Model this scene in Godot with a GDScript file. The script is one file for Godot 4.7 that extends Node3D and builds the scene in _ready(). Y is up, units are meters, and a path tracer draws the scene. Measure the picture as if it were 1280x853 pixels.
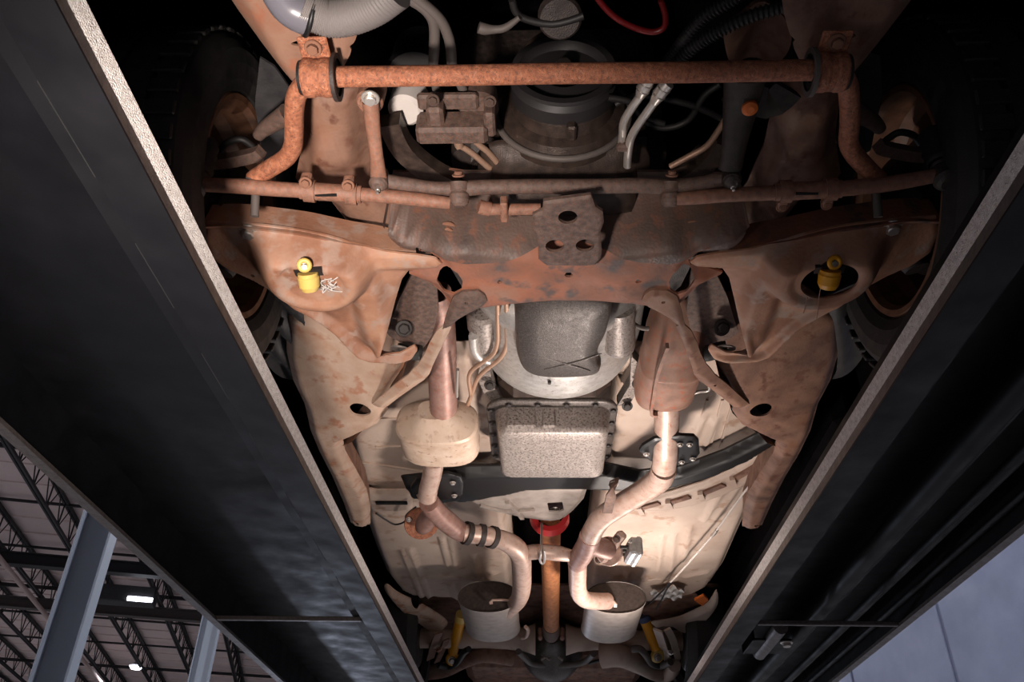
extends Node3D
# The underside of a car on a drive-on lift, seen from below its nose. y is up, -z is the car's tail, metres.

const Y0 := 1.3       # eye height above the hall floor; heights called h below are above the eye
const CX := 0.044     # the car's middle plane
const TURN := -0.2443 # the hall stands 14 degrees askew to the lift
var M := {}
var car: Node3D
var BOLT := {}


class MB:
	var st := SurfaceTool.new()

	func _init():
		st.begin(Mesh.PRIMITIVE_TRIANGLES)

	func tri(a: Vector3, b: Vector3, c: Vector3, g := 1):
		st.set_smooth_group(g)
		st.add_vertex(a)
		st.set_smooth_group(g)
		st.add_vertex(b)
		st.set_smooth_group(g)
		st.add_vertex(c)

	func quad(a: Vector3, b: Vector3, c: Vector3, d: Vector3, g := 1):
		tri(a, b, c, g)
		tri(a, c, d, g)

	func grid(rows: Array, closed := false, g := 1, loop := false, hard := false):
		var n: int = rows[0].size()
		for i in rows.size() if loop else rows.size() - 1:
			var p: PackedVector3Array = rows[i]
			var q: PackedVector3Array = rows[(i + 1) % rows.size()]
			for k in n if closed else n - 1:
				var j := (k + 1) % n
				quad(p[k], p[j], q[j], q[k], g + k if hard else g)

	func cap(ring: PackedVector3Array, flip := false, g := 30):
		var c := Vector3.ZERO
		for v in ring:
			c += v
		c /= ring.size()
		for k in ring.size():
			var j := (k + 1) % ring.size()
			if flip:
				tri(c, ring[j], ring[k], g)
			else:
				tri(c, ring[k], ring[j], g)

	static func curve(pts: Array, sub: int) -> Array:
		if sub < 2:
			return pts
		var out := []
		for i in pts.size() - 1:
			var a = pts[maxi(i - 1, 0)]
			var b = pts[i]
			var c = pts[i + 1]
			var d = pts[mini(i + 2, pts.size() - 1)]
			for k in sub:
				var t := float(k) / sub
				out.append(0.5 * (2.0 * b + (c - a) * t + (2.0 * a - 5.0 * b + 4.0 * c - d) * t * t + (3.0 * b - a - 3.0 * c + d) * t * t * t))
		out.append(pts[-1])
		return out

	# sweeps a cross-section (x across, y along "up") along points; r scales it, one number or one per point
	func sweep(pts: Array, sec: PackedVector2Array, r, sub := 0, up := Vector3.ZERO, hard := false, caps := true):
		var p := curve(pts, sub)
		var rr := []
		if r is Array:
			rr = curve(r, sub)
		else:
			for v in p:
				rr.append(r)
		var rows := []
		var side := Vector3.ZERO
		for i in p.size():
			var t: Vector3 = (p[mini(i + 1, p.size() - 1)] - p[maxi(i - 1, 0)]).normalized()
			if up != Vector3.ZERO:
				side = t.cross(up).normalized()
			elif i == 0:
				side = t.cross(Vector3(0, 1, 0) if absf(t.y) < 0.9 else Vector3(1, 0, 0)).normalized()
			else:
				side = (side - t * side.dot(t)).normalized()
			var n := side.cross(t).normalized()
			var row := PackedVector3Array()
			for s in sec:
				row.append(p[i] + (side * s.x + n * s.y) * rr[i])
			rows.append(row)
		grid(rows, true, 1, false, hard)
		if caps:
			cap(rows[0])
			cap(rows[-1], true)
		return self

	static func circle(n: int, a := 1.0, b := 1.0) -> PackedVector2Array:
		var s := PackedVector2Array()
		for k in n:
			s.append(Vector2(a * cos(TAU * k / n), b * sin(TAU * k / n)))
		return s

	func tube(pts: Array, r, sub := 6, seg := 14, a := 1.0, b := 1.0, up := Vector3.ZERO):
		return sweep(pts, circle(seg, a, b), r, sub, up)

	# a flat bar w wide and t thick, its flat side facing "up"
	func strap(pts: Array, w: float, t: float, up: Vector3, sub := 4):
		return sweep(pts, PackedVector2Array([Vector2(-w / 2, -t / 2), Vector2(w / 2, -t / 2), Vector2(w / 2, t / 2), Vector2(-w / 2, t / 2)]), 1.0, sub, up, true)

	func rod(a: Vector3, b: Vector3, r: float, seg := 12, r2 := -1.0):
		return sweep([a, b], circle(seg), [r, r2 if r2 >= 0.0 else r])

	# profile of (radius, distance along the axis)
	func lathe(profile: Array, at: Vector3, axis: Vector3, seg := 28, hard := true, a0 := 0.0, a1 := TAU):
		var n := axis.normalized()
		var u := n.cross(Vector3(0, 1, 0) if absf(n.y) < 0.9 else Vector3(1, 0, 0)).normalized()
		var v := n.cross(u)
		var rows := []
		var full := a1 - a0 > TAU - 0.001
		for q in profile:
			var row := PackedVector3Array()
			for k in seg if full else seg + 1:
				var a := a0 + (a1 - a0) * k / seg
				row.append(at + n * q.y + (u * cos(a) + v * sin(a)) * q.x)
			rows.append(row)
		for i in rows.size() - 1:
			grid([rows[i], rows[i + 1]], full, i + 1 if hard else 1)
		return self

	func ring(at: Vector3, axis: Vector3, big: float, small: float, seg := 28, sec := 10):
		var pr := []
		for k in sec + 1:
			pr.append(Vector2(big + small * cos(TAU * k / sec), small * sin(TAU * k / sec)))
		return lathe(pr, at, axis, seg, false)

	func box(c: Vector3, s: Vector3, bev := 0.0, b := Basis()):
		var h := s / 2.0
		bev = minf(bev, minf(h.x, minf(h.y, h.z)) * 0.9)
		for ax in 3:
			var i := (ax + 1) % 3
			var j := (ax + 2) % 3
			for sg in [-1.0, 1.0]:
				var f := []
				for q in [[-1, -1], [1, -1], [1, 1], [-1, 1]]:
					var v := Vector3.ZERO
					v[ax] = sg * h[ax]
					v[i] = q[0] * (h[i] - bev)
					v[j] = q[1] * (h[j] - bev)
					f.append(c + b * v)
				if sg > 0:
					quad(f[3], f[2], f[1], f[0], -1)
				else:
					quad(f[0], f[1], f[2], f[3], -1)
				if bev > 0.0:
					for sj in [-1.0, 1.0]:   # bevel between faces ax and i
						var e := []
						for q in [[0, -1], [0, 1], [1, 1], [1, -1]]:
							var v := Vector3.ZERO
							v[ax] = sg * (h[ax] if q[0] == 0 else h[ax] - bev)
							v[i] = sj * (h[i] - bev if q[0] == 0 else h[i])
							v[j] = q[1] * (h[j] - bev)
							e.append(c + b * v)
						if sg * sj > 0:
							quad(e[0], e[1], e[2], e[3], -1)
						else:
							quad(e[3], e[2], e[1], e[0], -1)
						if ax == 0:
							for sk in [-1.0, 1.0]:
								var p0 := c + b * Vector3(sg * h.x, sj * (h.y - bev), sk * (h.z - bev))
								var p1 := c + b * Vector3(sg * (h.x - bev), sj * h.y, sk * (h.z - bev))
								var p2 := c + b * Vector3(sg * (h.x - bev), sj * (h.y - bev), sk * h.z)
								if sg * sj * sk > 0:
									tri(p0, p2, p1, -1)
								else:
									tri(p0, p1, p2, -1)
		return self

	static func inside(p: Vector2, poly: PackedVector2Array) -> float:
		var d := 1e9
		var odd := false
		var j := poly.size() - 1
		for i in poly.size():
			var a := poly[i]
			var e := poly[j] - a
			var w := p - a
			var q := w - e * clampf(w.dot(e) / maxf(e.dot(e), 1e-12), 0.0, 1.0)
			d = minf(d, q.length_squared())
			if (a.y > p.y) != (poly[j].y > p.y) and p.x < e.x * (p.y - a.y) / e.y + a.x:
				odd = not odd
			j = i
		return -sqrt(d) if odd else sqrt(d)

	# pressed sheet metal: an outline seen from below in (x, z), height from H(point, distance to the edge) above the eye, with thickness and holes
	func sheet(poly: PackedVector2Array, H: Callable, th: float, cell: float, holes := []):
		var lo := poly[0]
		var hi := poly[0]
		for p in poly:
			lo = lo.min(p)
			hi = hi.max(p)
		lo -= Vector2(cell, cell) * 1.01
		var nx := int((hi.x - lo.x) / cell) + 3
		var nz := int((hi.y - lo.y) / cell) + 3
		var dist := PackedFloat32Array()
		dist.resize(nx * nz)
		var rim := PackedFloat32Array()
		rim.resize(nx * nz)
		for z in nz:
			for x in nx:
				var p := lo + Vector2(x, z) * cell
				var d := inside(p, poly)
				rim[z * nx + x] = d
				for q in holes:
					if q is PackedVector2Array:
						d = maxf(d, -inside(p, q))
					else:
						d = maxf(d, q[1] - (p - q[0]).length())
				dist[z * nx + x] = d if absf(d) > cell * 0.02 else -cell * 0.02
		var made := {}
		var vert := func(p: Vector2, d: float, key: int) -> Array:
			if not made.has(key):
				var y: float = H.call(p, d) + Y0
				made[key] = [Vector3(p.x, y, p.y), Vector3(p.x, y + th, p.y)]
			return made[key]
		for z in nz - 1:
			for x in nx - 1:
				var ids := [z * nx + x, z * nx + x + 1, (z + 1) * nx + x + 1, (z + 1) * nx + x]
				var any := false
				for id in ids:
					any = any or dist[id] < 0
				if not any:
					continue
				var f := []
				var cut := []
				for k in 4:
					var a: int = ids[k]
					var b: int = ids[(k + 1) % 4]
					var pa := lo + Vector2(a % nx, a / nx) * cell
					var pb := lo + Vector2(b % nx, b / nx) * cell
					if dist[a] < 0:
						f.append(vert.call(pa, minf(rim[a], 0.0), a * 3))
					if (dist[a] < 0) != (dist[b] < 0):
						var t := dist[a] / (dist[a] - dist[b])
						var m := mini(a, b)
						f.append(vert.call(pa.lerp(pb, t), minf(lerpf(rim[a], rim[b], t), 0.0), m * 3 + (1 if absi(a - b) == 1 else 2)))
						cut.append([f.size() - 1, dist[a] < 0])
				for k in range(1, f.size() - 1):
					tri(f[0][0], f[k + 1][0], f[k][0], 1)
					tri(f[0][1], f[k][1], f[k + 1][1], 2)
				if cut.size() == 2:
					var o: Array = f[cut[0][0]] if cut[0][1] else f[cut[1][0]]
					var i: Array = f[cut[1][0]] if cut[0][1] else f[cut[0][0]]
					quad(o[0], i[0], i[1], o[1], 3)
				elif cut.size() == 4:
					for k in [0, 2]:
						var o2: Array = f[cut[k][0]]
						var i2: Array = f[cut[(k + 1) % 4][0]]
						quad(o2[0], i2[0], i2[1], o2[1], 3)
		return self

	func done() -> ArrayMesh:
		st.index()
		st.generate_normals()
		return st.commit()


static func chaikin(p: PackedVector2Array, times := 2) -> PackedVector2Array:
	for t in times:
		var q := PackedVector2Array()
		for i in p.size():
			var a := p[i]
			var b := p[(i + 1) % p.size()]
			q.append(a.lerp(b, 0.25))
			q.append(a.lerp(b, 0.75))
		p = q
	return p


static func seg_d(p: Vector2, a: Vector2, b: Vector2) -> float:
	var e := b - a
	var w := p - a
	return (w - e * clampf(w.dot(e) / maxf(e.dot(e), 1e-9), 0.0, 1.0)).length()


# rounded rectangle ring in the x-z plane
static func rr(c: Vector3, w: float, d: float, r: float, n := 5) -> PackedVector3Array:
	var o := PackedVector3Array()
	for q in 4:
		var cx := (w / 2 - r) * (1 if q in [0, 3] else -1)
		var cz := (d / 2 - r) * (1 if q < 2 else -1)
		for k in n:
			var a := PI / 2 * (q + float(k) / (n - 1))
			o.append(c + Vector3(cx + r * cos(a), 0, cz + r * sin(a)))
	return o


func flip(v, s: int):          # the same point, or points, on the car's other side for s = 1
	if s < 0:
		return v
	if v is Vector2:
		return Vector2(2 * CX - v.x, v.y)
	if v is Vector3:
		return Vector3(2 * CX - v.x, v.y, v.z)
	if v is PackedVector2Array:
		var o := PackedVector2Array()
		for q in v:
			o.append(flip(q, s))
		return o
	var l := []
	for q in v:
		l.append(flip(q, s))
	return l


func part(called: String, mb, m: String, parent: Node, label := "", kind := "") -> MeshInstance3D:
	var o := MeshInstance3D.new()
	o.name = called
	o.mesh = mb.done() if mb is MB else mb
	o.material_override = M[m]
	if label:
		o.set_meta("label", label)
	if kind:
		o.set_meta("kind", kind)
	parent.add_child(o, true)
	return o


func thing(called: String, label: String, category: String, at := Vector3.ZERO, group := "") -> Node3D:
	var o := Node3D.new()
	o.name = called
	o.position = at
	o.set_meta("label", label)
	o.set_meta("category", category)
	if group:
		o.set_meta("group", group)
	add_child(o, true)
	return o


func toward(axis: Vector3) -> Basis:      # y of the basis looks along the axis
	var y := axis.normalized()
	var x := y.cross(Vector3(0, 0, 1) if absf(y.z) < 0.9 else Vector3(1, 0, 0)).normalized()
	return Basis(x, y, x.cross(y))


func bolt(parent: Node, at: Vector3, axis: Vector3, r := 0.008, m := "steel", called := "bolt") -> MeshInstance3D:
	if not BOLT.has("hex"):
		var b := MB.new()
		b.lathe([Vector2(0, -0.2), Vector2(1.45, -0.2), Vector2(1.5, 0.0), Vector2(1.4, 0.18), Vector2(0.95, 0.2)], Vector3.ZERO, Vector3(0, 1, 0), 16)
		b.lathe([Vector2(1.0, 0.1), Vector2(1.0, 0.85), Vector2(0.8, 1.0), Vector2(0, 1.02)], Vector3.ZERO, Vector3(0, 1, 0), 6)
		BOLT["hex"] = b.done()
	var o := part(called, BOLT["hex"], m, parent)
	o.transform = Transform3D(toward(axis) * Basis().scaled(Vector3.ONE * r), at)
	return o


func noise(f: float, oct := 5, kind := FastNoiseLite.TYPE_SIMPLEX_SMOOTH, sd := 1) -> FastNoiseLite:
	var n := FastNoiseLite.new()
	n.noise_type = kind
	n.frequency = f
	n.fractal_octaves = oct
	n.fractal_gain = 0.55
	n.seed = sd
	return n


func tex(f: float, stops: Array, oct := 5, sd := 1, size := 512, kind := FastNoiseLite.TYPE_SIMPLEX_SMOOTH) -> NoiseTexture2D:
	var g := Gradient.new()
	var off := PackedFloat32Array()
	var col := PackedColorArray()
	for i in stops.size():
		if stops[i] is Array:
			off.append(stops[i][0])
			col.append(stops[i][1])
		else:
			off.append(float(i) / (stops.size() - 1))
			col.append(stops[i])
	g.offsets = off
	g.colors = col
	var t := NoiseTexture2D.new()
	t.width = size
	t.height = size
	t.seamless = true
	t.noise = noise(f, oct, kind, sd)
	t.color_ramp = g
	return t


var GRIT: NoiseTexture2D
var SMUDGE: NoiseTexture2D

func mat(key: String, stops: Array, size := 0.4, rough := 0.8, metal := 0.0, bump := 0.05, f := 0.02, sd := 1, fleck = null, fleck_from := 0.55):
	var m := StandardMaterial3D.new()
	m.resource_name = key
	m.albedo_texture = tex(f, stops, 6, sd)
	m.uv1_triplanar = true
	m.uv1_scale = Vector3.ONE / size
	m.roughness = rough
	m.roughness_texture = SMUDGE
	m.roughness_texture_channel = BaseMaterial3D.TEXTURE_CHANNEL_RED
	m.metallic = metal
	if bump > 0:
		m.heightmap_enabled = true
		m.heightmap_texture = GRIT
		m.heightmap_scale = bump
	if fleck != null:
		m.detail_enabled = true
		var im := Image.create(4, 4, false, Image.FORMAT_RGBA8)
		im.fill(fleck)
		m.detail_albedo = ImageTexture.create_from_image(im)
		m.detail_mask = tex(f * 2.3, [[0.0, Color.BLACK], [fleck_from, Color.BLACK], [fleck_from + 0.16, Color(0.85, 0.85, 0.85)], [1.0, Color.WHITE]], 6, sd + 50)
		m.detail_blend_mode = BaseMaterial3D.BLEND_MODE_MIX
	M[key] = m
	return m


func plain(key: String, c: Color, rough := 0.6, metal := 0.0, coat := 0.0):
	var m := StandardMaterial3D.new()
	m.resource_name = key
	m.albedo_color = c
	m.roughness = rough
	m.metallic = metal
	if coat > 0:
		m.clearcoat_enabled = true
		m.clearcoat = coat
		m.clearcoat_roughness = 0.15
	M[key] = m
	return m


func _ready() -> void:
	# camera
	var cam := Camera3D.new()
	cam.name = "camera"
	cam.fov = 44.216
	cam.near = 0.05
	cam.far = 200.0
	cam.transform = Transform3D(Basis(Vector3(0.99943, 0.01726, -0.02909), Vector3(0.00226, 0.82407, 0.56649), Vector3(0.03375, -0.56623, 0.82356)).orthonormalized(), Vector3(0, Y0, 0))
	add_child(cam)
	cam.make_current()
	# the hall is closed, so the sky is black
	var we := WorldEnvironment.new()
	we.name = "environment"
	var env := Environment.new()
	env.background_mode = Environment.BG_COLOR
	env.background_color = Color(0.004, 0.004, 0.006)
	env.tonemap_mode = Environment.TONE_MAPPER_LINEAR
	env.tonemap_exposure = 1.0
	env.sdfgi_enabled = true
	env.ssao_enabled = true
	env.ssil_enabled = true
	we.environment = env
	add_child(we)
	# lights: three hand lamps stand under the car, a floor flood stands far behind, high-bay lamps hang in the hall
	make_materials()
	work_lamp(Vector3(-0.28, 1.40, -0.34), Vector3(-0.46, 2.25, -1.02), 2.3, 41.0, "warm work lamp on a thin stand under the front axle, left of the middle")
	work_lamp(Vector3(0.16, 1.66, -1.92), Vector3(0.05, 2.40, -1.92), 0.95, 72.0, "warm work lamp on a thin stand under the gearbox pan")
	work_lamp(Vector3(0.33, 1.87, -2.90), Vector3(0.24, 2.40, -2.84), 0.75, 74.0, "warm work lamp on a thin stand under the right silencer")
	flood_lamp(Vector3(-2.75, 0.32, -11.6), Vector3(-0.72, 2.0, -2.2), 4.5)
	hall()
	high_bays()
	runways()
	car = thing("car", "old rusty car standing on the lift, its grimy underside, exhaust and front axle in view", "car")
	shell()
	engine()
	frame()
	crossmember()
	steering()
	control_arm(-1)
	control_arm(1)
	sway_bar()
	front_wheel(-1)
	front_wheel(1)
	floor_pan()
	gearbox()
	exhaust()
	rear_end()
	wiring()


func lamp_mat(key: String, c: Color, e: float):
	var m := StandardMaterial3D.new()
	m.resource_name = key
	m.albedo_color = Color(0.9, 0.9, 0.9)
	m.emission_enabled = true
	m.emission = c
	m.emission_energy_multiplier = e
	M[key] = m


func make_materials():
	GRIT = tex(0.14, [Color.BLACK, Color.WHITE], 6, 77)
	SMUDGE = tex(0.012, [[0.0, Color(0.62, 0.62, 0.62)], [1.0, Color(1, 1, 1)]], 5, 78)
	# rusted and dusty steel of the chassis
	mat("rust_bar", [Color8(90, 58, 46), Color8(150, 90, 64), Color8(178, 112, 80), Color8(196, 146, 118)], 0.12, 0.85, 0.0, 0.12, 0.02, 3, Color8(96, 70, 58), 0.6)
	mat("rust_arm", [Color8(112, 76, 58), Color8(152, 106, 82), Color8(176, 130, 104), Color8(192, 154, 130)], 0.6, 0.85, 0.0, 0.06, 0.007, 4, Color8(170, 146, 132), 0.56)
	mat("rust_red", [Color8(84, 66, 60), Color8(128, 88, 72), Color8(156, 98, 74), Color8(150, 116, 100)], 0.8, 0.85, 0.0, 0.1, 0.008, 5, Color8(84, 76, 74), 0.6)
	mat("dusty_frame", [Color8(148, 116, 98), Color8(176, 146, 126), Color8(192, 166, 148), Color8(172, 128, 102)], 0.6, 0.85, 0.0, 0.04, 0.007, 6, Color8(164, 106, 76), 0.64)
	mat("rusty_horn", [Color8(104, 74, 60), Color8(132, 98, 80), Color8(142, 108, 90), Color8(136, 96, 76)], 0.6, 0.85, 0.0, 0.04, 0.006, 41, Color8(144, 88, 64), 0.6)
	mat("brown_frame", [Color8(70, 50, 42), Color8(112, 82, 68), Color8(136, 102, 84), Color8(130, 88, 66)], 0.5, 0.85, 0.0, 0.05, 0.008, 7, Color8(96, 58, 44), 0.62)
	mat("floor_paint", [Color8(170, 148, 134), Color8(186, 166, 152), Color8(196, 178, 164)], 0.9, 0.75, 0.0, 0.03, 0.006, 8, Color8(158, 128, 108), 0.66)
	mat("dark_face", [Color8(66, 54, 50), Color8(92, 74, 66), Color8(108, 88, 80)], 0.5, 0.7, 0.0, 0.08, 0.01, 42, Color8(122, 80, 62), 0.6)
	mat("iron", [Color8(66, 54, 50), Color8(96, 78, 70), Color8(120, 98, 88)], 0.15, 0.8, 0.0, 0.08, 0.02, 9, Color8(112, 74, 56), 0.6)
	mat("iron_dark", [Color8(30, 25, 24), Color8(52, 43, 40), Color8(70, 58, 52)], 0.2, 0.7, 0.0, 0.08, 0.02, 10)
	mat("oily_iron", [Color8(44, 36, 33), Color8(66, 54, 48), Color8(84, 70, 62)], 0.2, 0.5, 0.25, 0.06, 0.015, 11)
	mat("tie_rod", [Color8(104, 78, 66), Color8(136, 98, 80), Color8(156, 116, 98)], 0.15, 0.8, 0.0, 0.06, 0.02, 12, Color8(150, 88, 62), 0.6)
	mat("cast_alloy", [Color8(170, 164, 158), Color8(198, 194, 190), Color8(214, 211, 208)], 0.3, 0.5, 0.55, 0.05, 0.02, 13, Color8(150, 140, 132), 0.66)
	mat("pan_grey", [Color8(128, 118, 112), Color8(148, 138, 132), Color8(164, 154, 148)], 0.25, 0.6, 0.35, 0.04, 0.03, 14, Color8(72, 62, 58), 0.55)
	mat("pan_dark", [Color8(60, 54, 50), Color8(88, 80, 76), Color8(112, 104, 98)], 0.2, 0.55, 0.3, 0.04, 0.05, 15, Color8(50, 44, 42), 0.5)
	mat("exhaust_pipe", [Color8(168, 136, 122), Color8(196, 168, 154), Color8(206, 184, 172)], 0.25, 0.55, 0.3, 0.03, 0.012, 16, Color8(176, 112, 84), 0.66)
	mat("exhaust_red", [Color8(128, 96, 86), Color8(156, 122, 112), Color8(172, 142, 132)], 0.2, 0.6, 0.25, 0.03, 0.015, 17, Color8(166, 100, 76), 0.64)
	mat("converter_skin", [Color8(176, 148, 128), Color8(198, 174, 154), Color8(208, 188, 172)], 0.35, 0.6, 0.15, 0.03, 0.012, 18, Color8(150, 120, 104), 0.68)
	mat("resonator_skin", [Color8(112, 84, 72), Color8(140, 106, 90), Color8(160, 126, 110)], 0.3, 0.7, 0.1, 0.03, 0.01, 19, Color8(160, 84, 54), 0.62)
	mat("silencer_skin", [Color8(150, 138, 130), Color8(168, 156, 148), Color8(180, 168, 160)], 0.3, 0.6, 0.2, 0.03, 0.012, 20)
	mat("silencer_end", [Color8(40, 33, 29), Color8(56, 46, 41), Color8(68, 57, 51)], 0.2, 0.8, 0.0, 0.06, 0.02, 21)
	mat("shaft_rust", [Color8(140, 84, 50), Color8(178, 112, 68), Color8(196, 132, 86)], 0.25, 0.8, 0.0, 0.05, 0.015, 22, Color8(120, 92, 74), 0.64)
	mat("rubber", [Color8(24, 22, 22), Color8(34, 31, 30), Color8(42, 38, 37)], 0.3, 0.8, 0.0, 0.05, 0.02, 23)
	mat("shield", [Color8(38, 37, 39), Color8(54, 52, 54), Color8(66, 62, 62)], 0.4, 0.75, 0.0, 0.04, 0.01, 24)
	mat("undercoat_shade", [Color8(10, 9, 9), Color8(15, 13, 13), Color8(20, 18, 17)], 0.5, 0.9, 0.0, 0.1, 0.02, 25)  # near black, so it also stands for hollows left in shade
	mat("heat_wrap", [Color8(120, 96, 84), Color8(150, 124, 108), Color8(168, 142, 126)], 0.3, 0.9, 0.0, 0.06, 0.02, 26)
	mat("rim_rust", [Color8(86, 56, 40), Color8(116, 78, 56), Color8(134, 94, 70)], 0.3, 0.7, 0.0, 0.04, 0.015, 27)
	M["undercoat_shade"].metallic_specular = 0.1
	# the lift
	mat("lift_black", [Color8(9, 9, 12), Color8(13, 13, 16), Color8(17, 17, 21)], 0.8, 0.7, 0.0, 0.0, 0.01, 30)
	M["lift_black"].metallic_specular = 0.3
	mat("worn_lit_edge", [Color8(170, 162, 156), Color8(206, 200, 196), Color8(226, 222, 218)], 0.18, 0.6, 0.2, 0.12, 0.03, 31, Color8(140, 126, 116), 0.66)  # worn pale metal, whitened further for the lamp glare on it
	mat("edge_grey", [Color8(64, 58, 56), Color8(84, 76, 73), Color8(96, 88, 84)], 0.2, 0.6, 0.1, 0.05, 0.03, 32)
	# the hall
	mat("concrete", [Color8(98, 103, 122), Color8(110, 115, 136), Color8(120, 125, 146)], 4.0, 0.85, 0.0, 0.05, 0.008, 33)
	mat("slab", [Color8(140, 138, 138), Color8(156, 154, 154), Color8(168, 166, 166)], 3.0, 0.5, 0.0, 0.02, 0.01, 34)
	mat("roof_deck", [Color8(222, 202, 198), Color8(230, 210, 206)], 6.0, 0.85, 0.0, 0.0, 0.01, 35)
	plain("joist_steel", Color8(38, 36, 38), 0.6)
	plain("column_grey", Color8(138, 144, 154), 0.5)
	plain("pipe_pink", Color8(196, 172, 164), 0.6)
	# small stuff
	plain("steel", Color8(176, 168, 162), 0.4, 0.7)
	plain("rusty_bolt", Color8(132, 92, 72), 0.8, 0.1)
	plain("dark_bolt", Color8(50, 44, 42), 0.6, 0.3)
	plain("bright_steel", Color8(226, 218, 210), 0.35, 0.75)
	plain("chrome_line", Color8(196, 184, 176), 0.35, 0.8)
	plain("brake_line", Color8(182, 148, 126), 0.45, 0.5)
	plain("black_plastic", Color8(22, 21, 22), 0.45)
	plain("hose_grey", Color8(92, 84, 80), 0.6)
	plain("hose_black", Color8(30, 28, 28), 0.55)
	plain("duct_grey", Color8(112, 106, 104), 0.6)
	plain("duct_cap", Color8(104, 102, 110), 0.3)
	plain("red_wire", Color8(104, 14, 16), 0.4)
	plain("red_seal", Color8(170, 38, 40), 0.5)
	plain("yellow_paint", Color8(226, 158, 30), 0.4)
	plain("pale_yellow", Color8(222, 190, 104), 0.45)
	plain("orange_bush", Color8(206, 104, 36), 0.6)
	plain("blue_label", Color8(70, 84, 120), 0.6)
	plain("white_tag", Color8(198, 190, 184), 0.6)
	plain("belt", Color8(40, 37, 38), 0.5)
	plain("void", Color8(6, 6, 6), 0.95)
	lamp_mat("lamp_warm", Color(1.0, 0.86, 0.74), 3.0)
	lamp_mat("lamp_cool", Color(0.93, 0.95, 1.0), 8.0)


func spot(called: String, at: Vector3, aim: Vector3, c: Color, e: float, cone: float, size: float, soft := 1.0):
	var l := SpotLight3D.new()
	l.name = called
	l.light_color = c
	l.light_energy = e
	l.spot_angle = cone
	l.spot_angle_attenuation = soft
	l.spot_range = 60.0
	l.spot_attenuation = 2.0
	l.light_size = size
	l.shadow_enabled = true
	add_child(l, true)
	l.look_at_from_position(at, aim, Vector3(0, 0, 1) if absf((aim - at).normalized().y) > 0.7 else Vector3.UP)


func work_lamp(at: Vector3, aim: Vector3, e: float, cone: float, label: String):
	var b := toward(aim - at)
	var t := thing("work_lamp", label, "lamp", Vector3(at.x, 0, at.z), "warm hand lamps under the car")
	var p := Vector3(0, at.y, 0)
	var body := MB.new()
	body.lathe([Vector2(0, -0.09), Vector2(0.02, -0.085), Vector2(0.03, -0.05), Vector2(0.05, -0.012), Vector2(0.05, 0.0), Vector2(0.044, 0.0)], p, b.y, 24)
	part("housing", body, "black_plastic", t)
	var face := MB.new()
	face.lathe([Vector2(0.044, -0.004), Vector2(0, -0.004)], p, b.y, 24)
	part("lamp_lens", face, "lamp_warm", t)
	var leg := MB.new()
	leg.rod(Vector3(0, 0.02, 0), p - b.y * 0.085, 0.011)
	part("stand", leg, "dark_bolt", t)
	var foot := MB.new()
	foot.lathe([Vector2(0, 0.0), Vector2(0.16, 0.0), Vector2(0.16, 0.02), Vector2(0.02, 0.035), Vector2(0, 0.035)], Vector3.ZERO, Vector3.UP, 28)
	part("foot", foot, "dark_bolt", t)
	spot("work_lamp_beam", at + b.y * 0.012, aim, Color(1.0, 0.945, 0.905), e, cone, 0.05, 1.0)


func flood_lamp(at: Vector3, aim: Vector3, e: float):
	var b := toward(aim - at)
	var t := thing("flood_lamp", "cool white flood lamp standing on the hall floor behind the lift", "lamp", Vector3(at.x, 0, at.z))
	var p := Vector3(0, at.y, 0)
	var body := MB.new()
	body.box(p - b.y * 0.04, Vector3(0.36, 0.08, 0.26), 0.01, b)
	part("housing", body, "black_plastic", t)
	var face := MB.new()
	face.box(p + b.y * 0.002, Vector3(0.32, 0.006, 0.22), 0.0, b)
	part("lamp_lens", face, "lamp_cool", t)
	var legs := MB.new()
	for s in [-1, 1]:
		legs.strap([Vector3(0.19 * s, 0.012, -0.2), Vector3(0.19 * s, 0.012, 0.2)], 0.02, 0.02, Vector3.UP, 0)
		legs.rod(Vector3(0.19 * s, 0.02, 0), p + Vector3(0.19 * s, 0, 0), 0.01)
	part("stand", legs, "dark_bolt", t)
	spot("flood_lamp_beam", at + b.y * 0.03, aim, Color(0.86, 0.9, 1.0), e, 20.0, 0.12)


func hp(u: float, v: float, h: float) -> Vector3:   # along the roof joists, across them, above the eye
	return Vector3(sin(TURN) * u + cos(TURN) * v, h + Y0, -cos(TURN) * u + sin(TURN) * v)


func hb() -> Basis:      # x across the joists, z against them
	return Basis(Vector3(cos(TURN), 0, sin(TURN)), Vector3.UP, Vector3(-sin(TURN), 0, cos(TURN)))


func struct(called: String, mb: MB, m: String, parent: Node = self) -> MeshInstance3D:
	var o := part(called, mb, m, parent)
	if parent == self:
		o.set_meta("kind", "structure")
	return o


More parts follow.
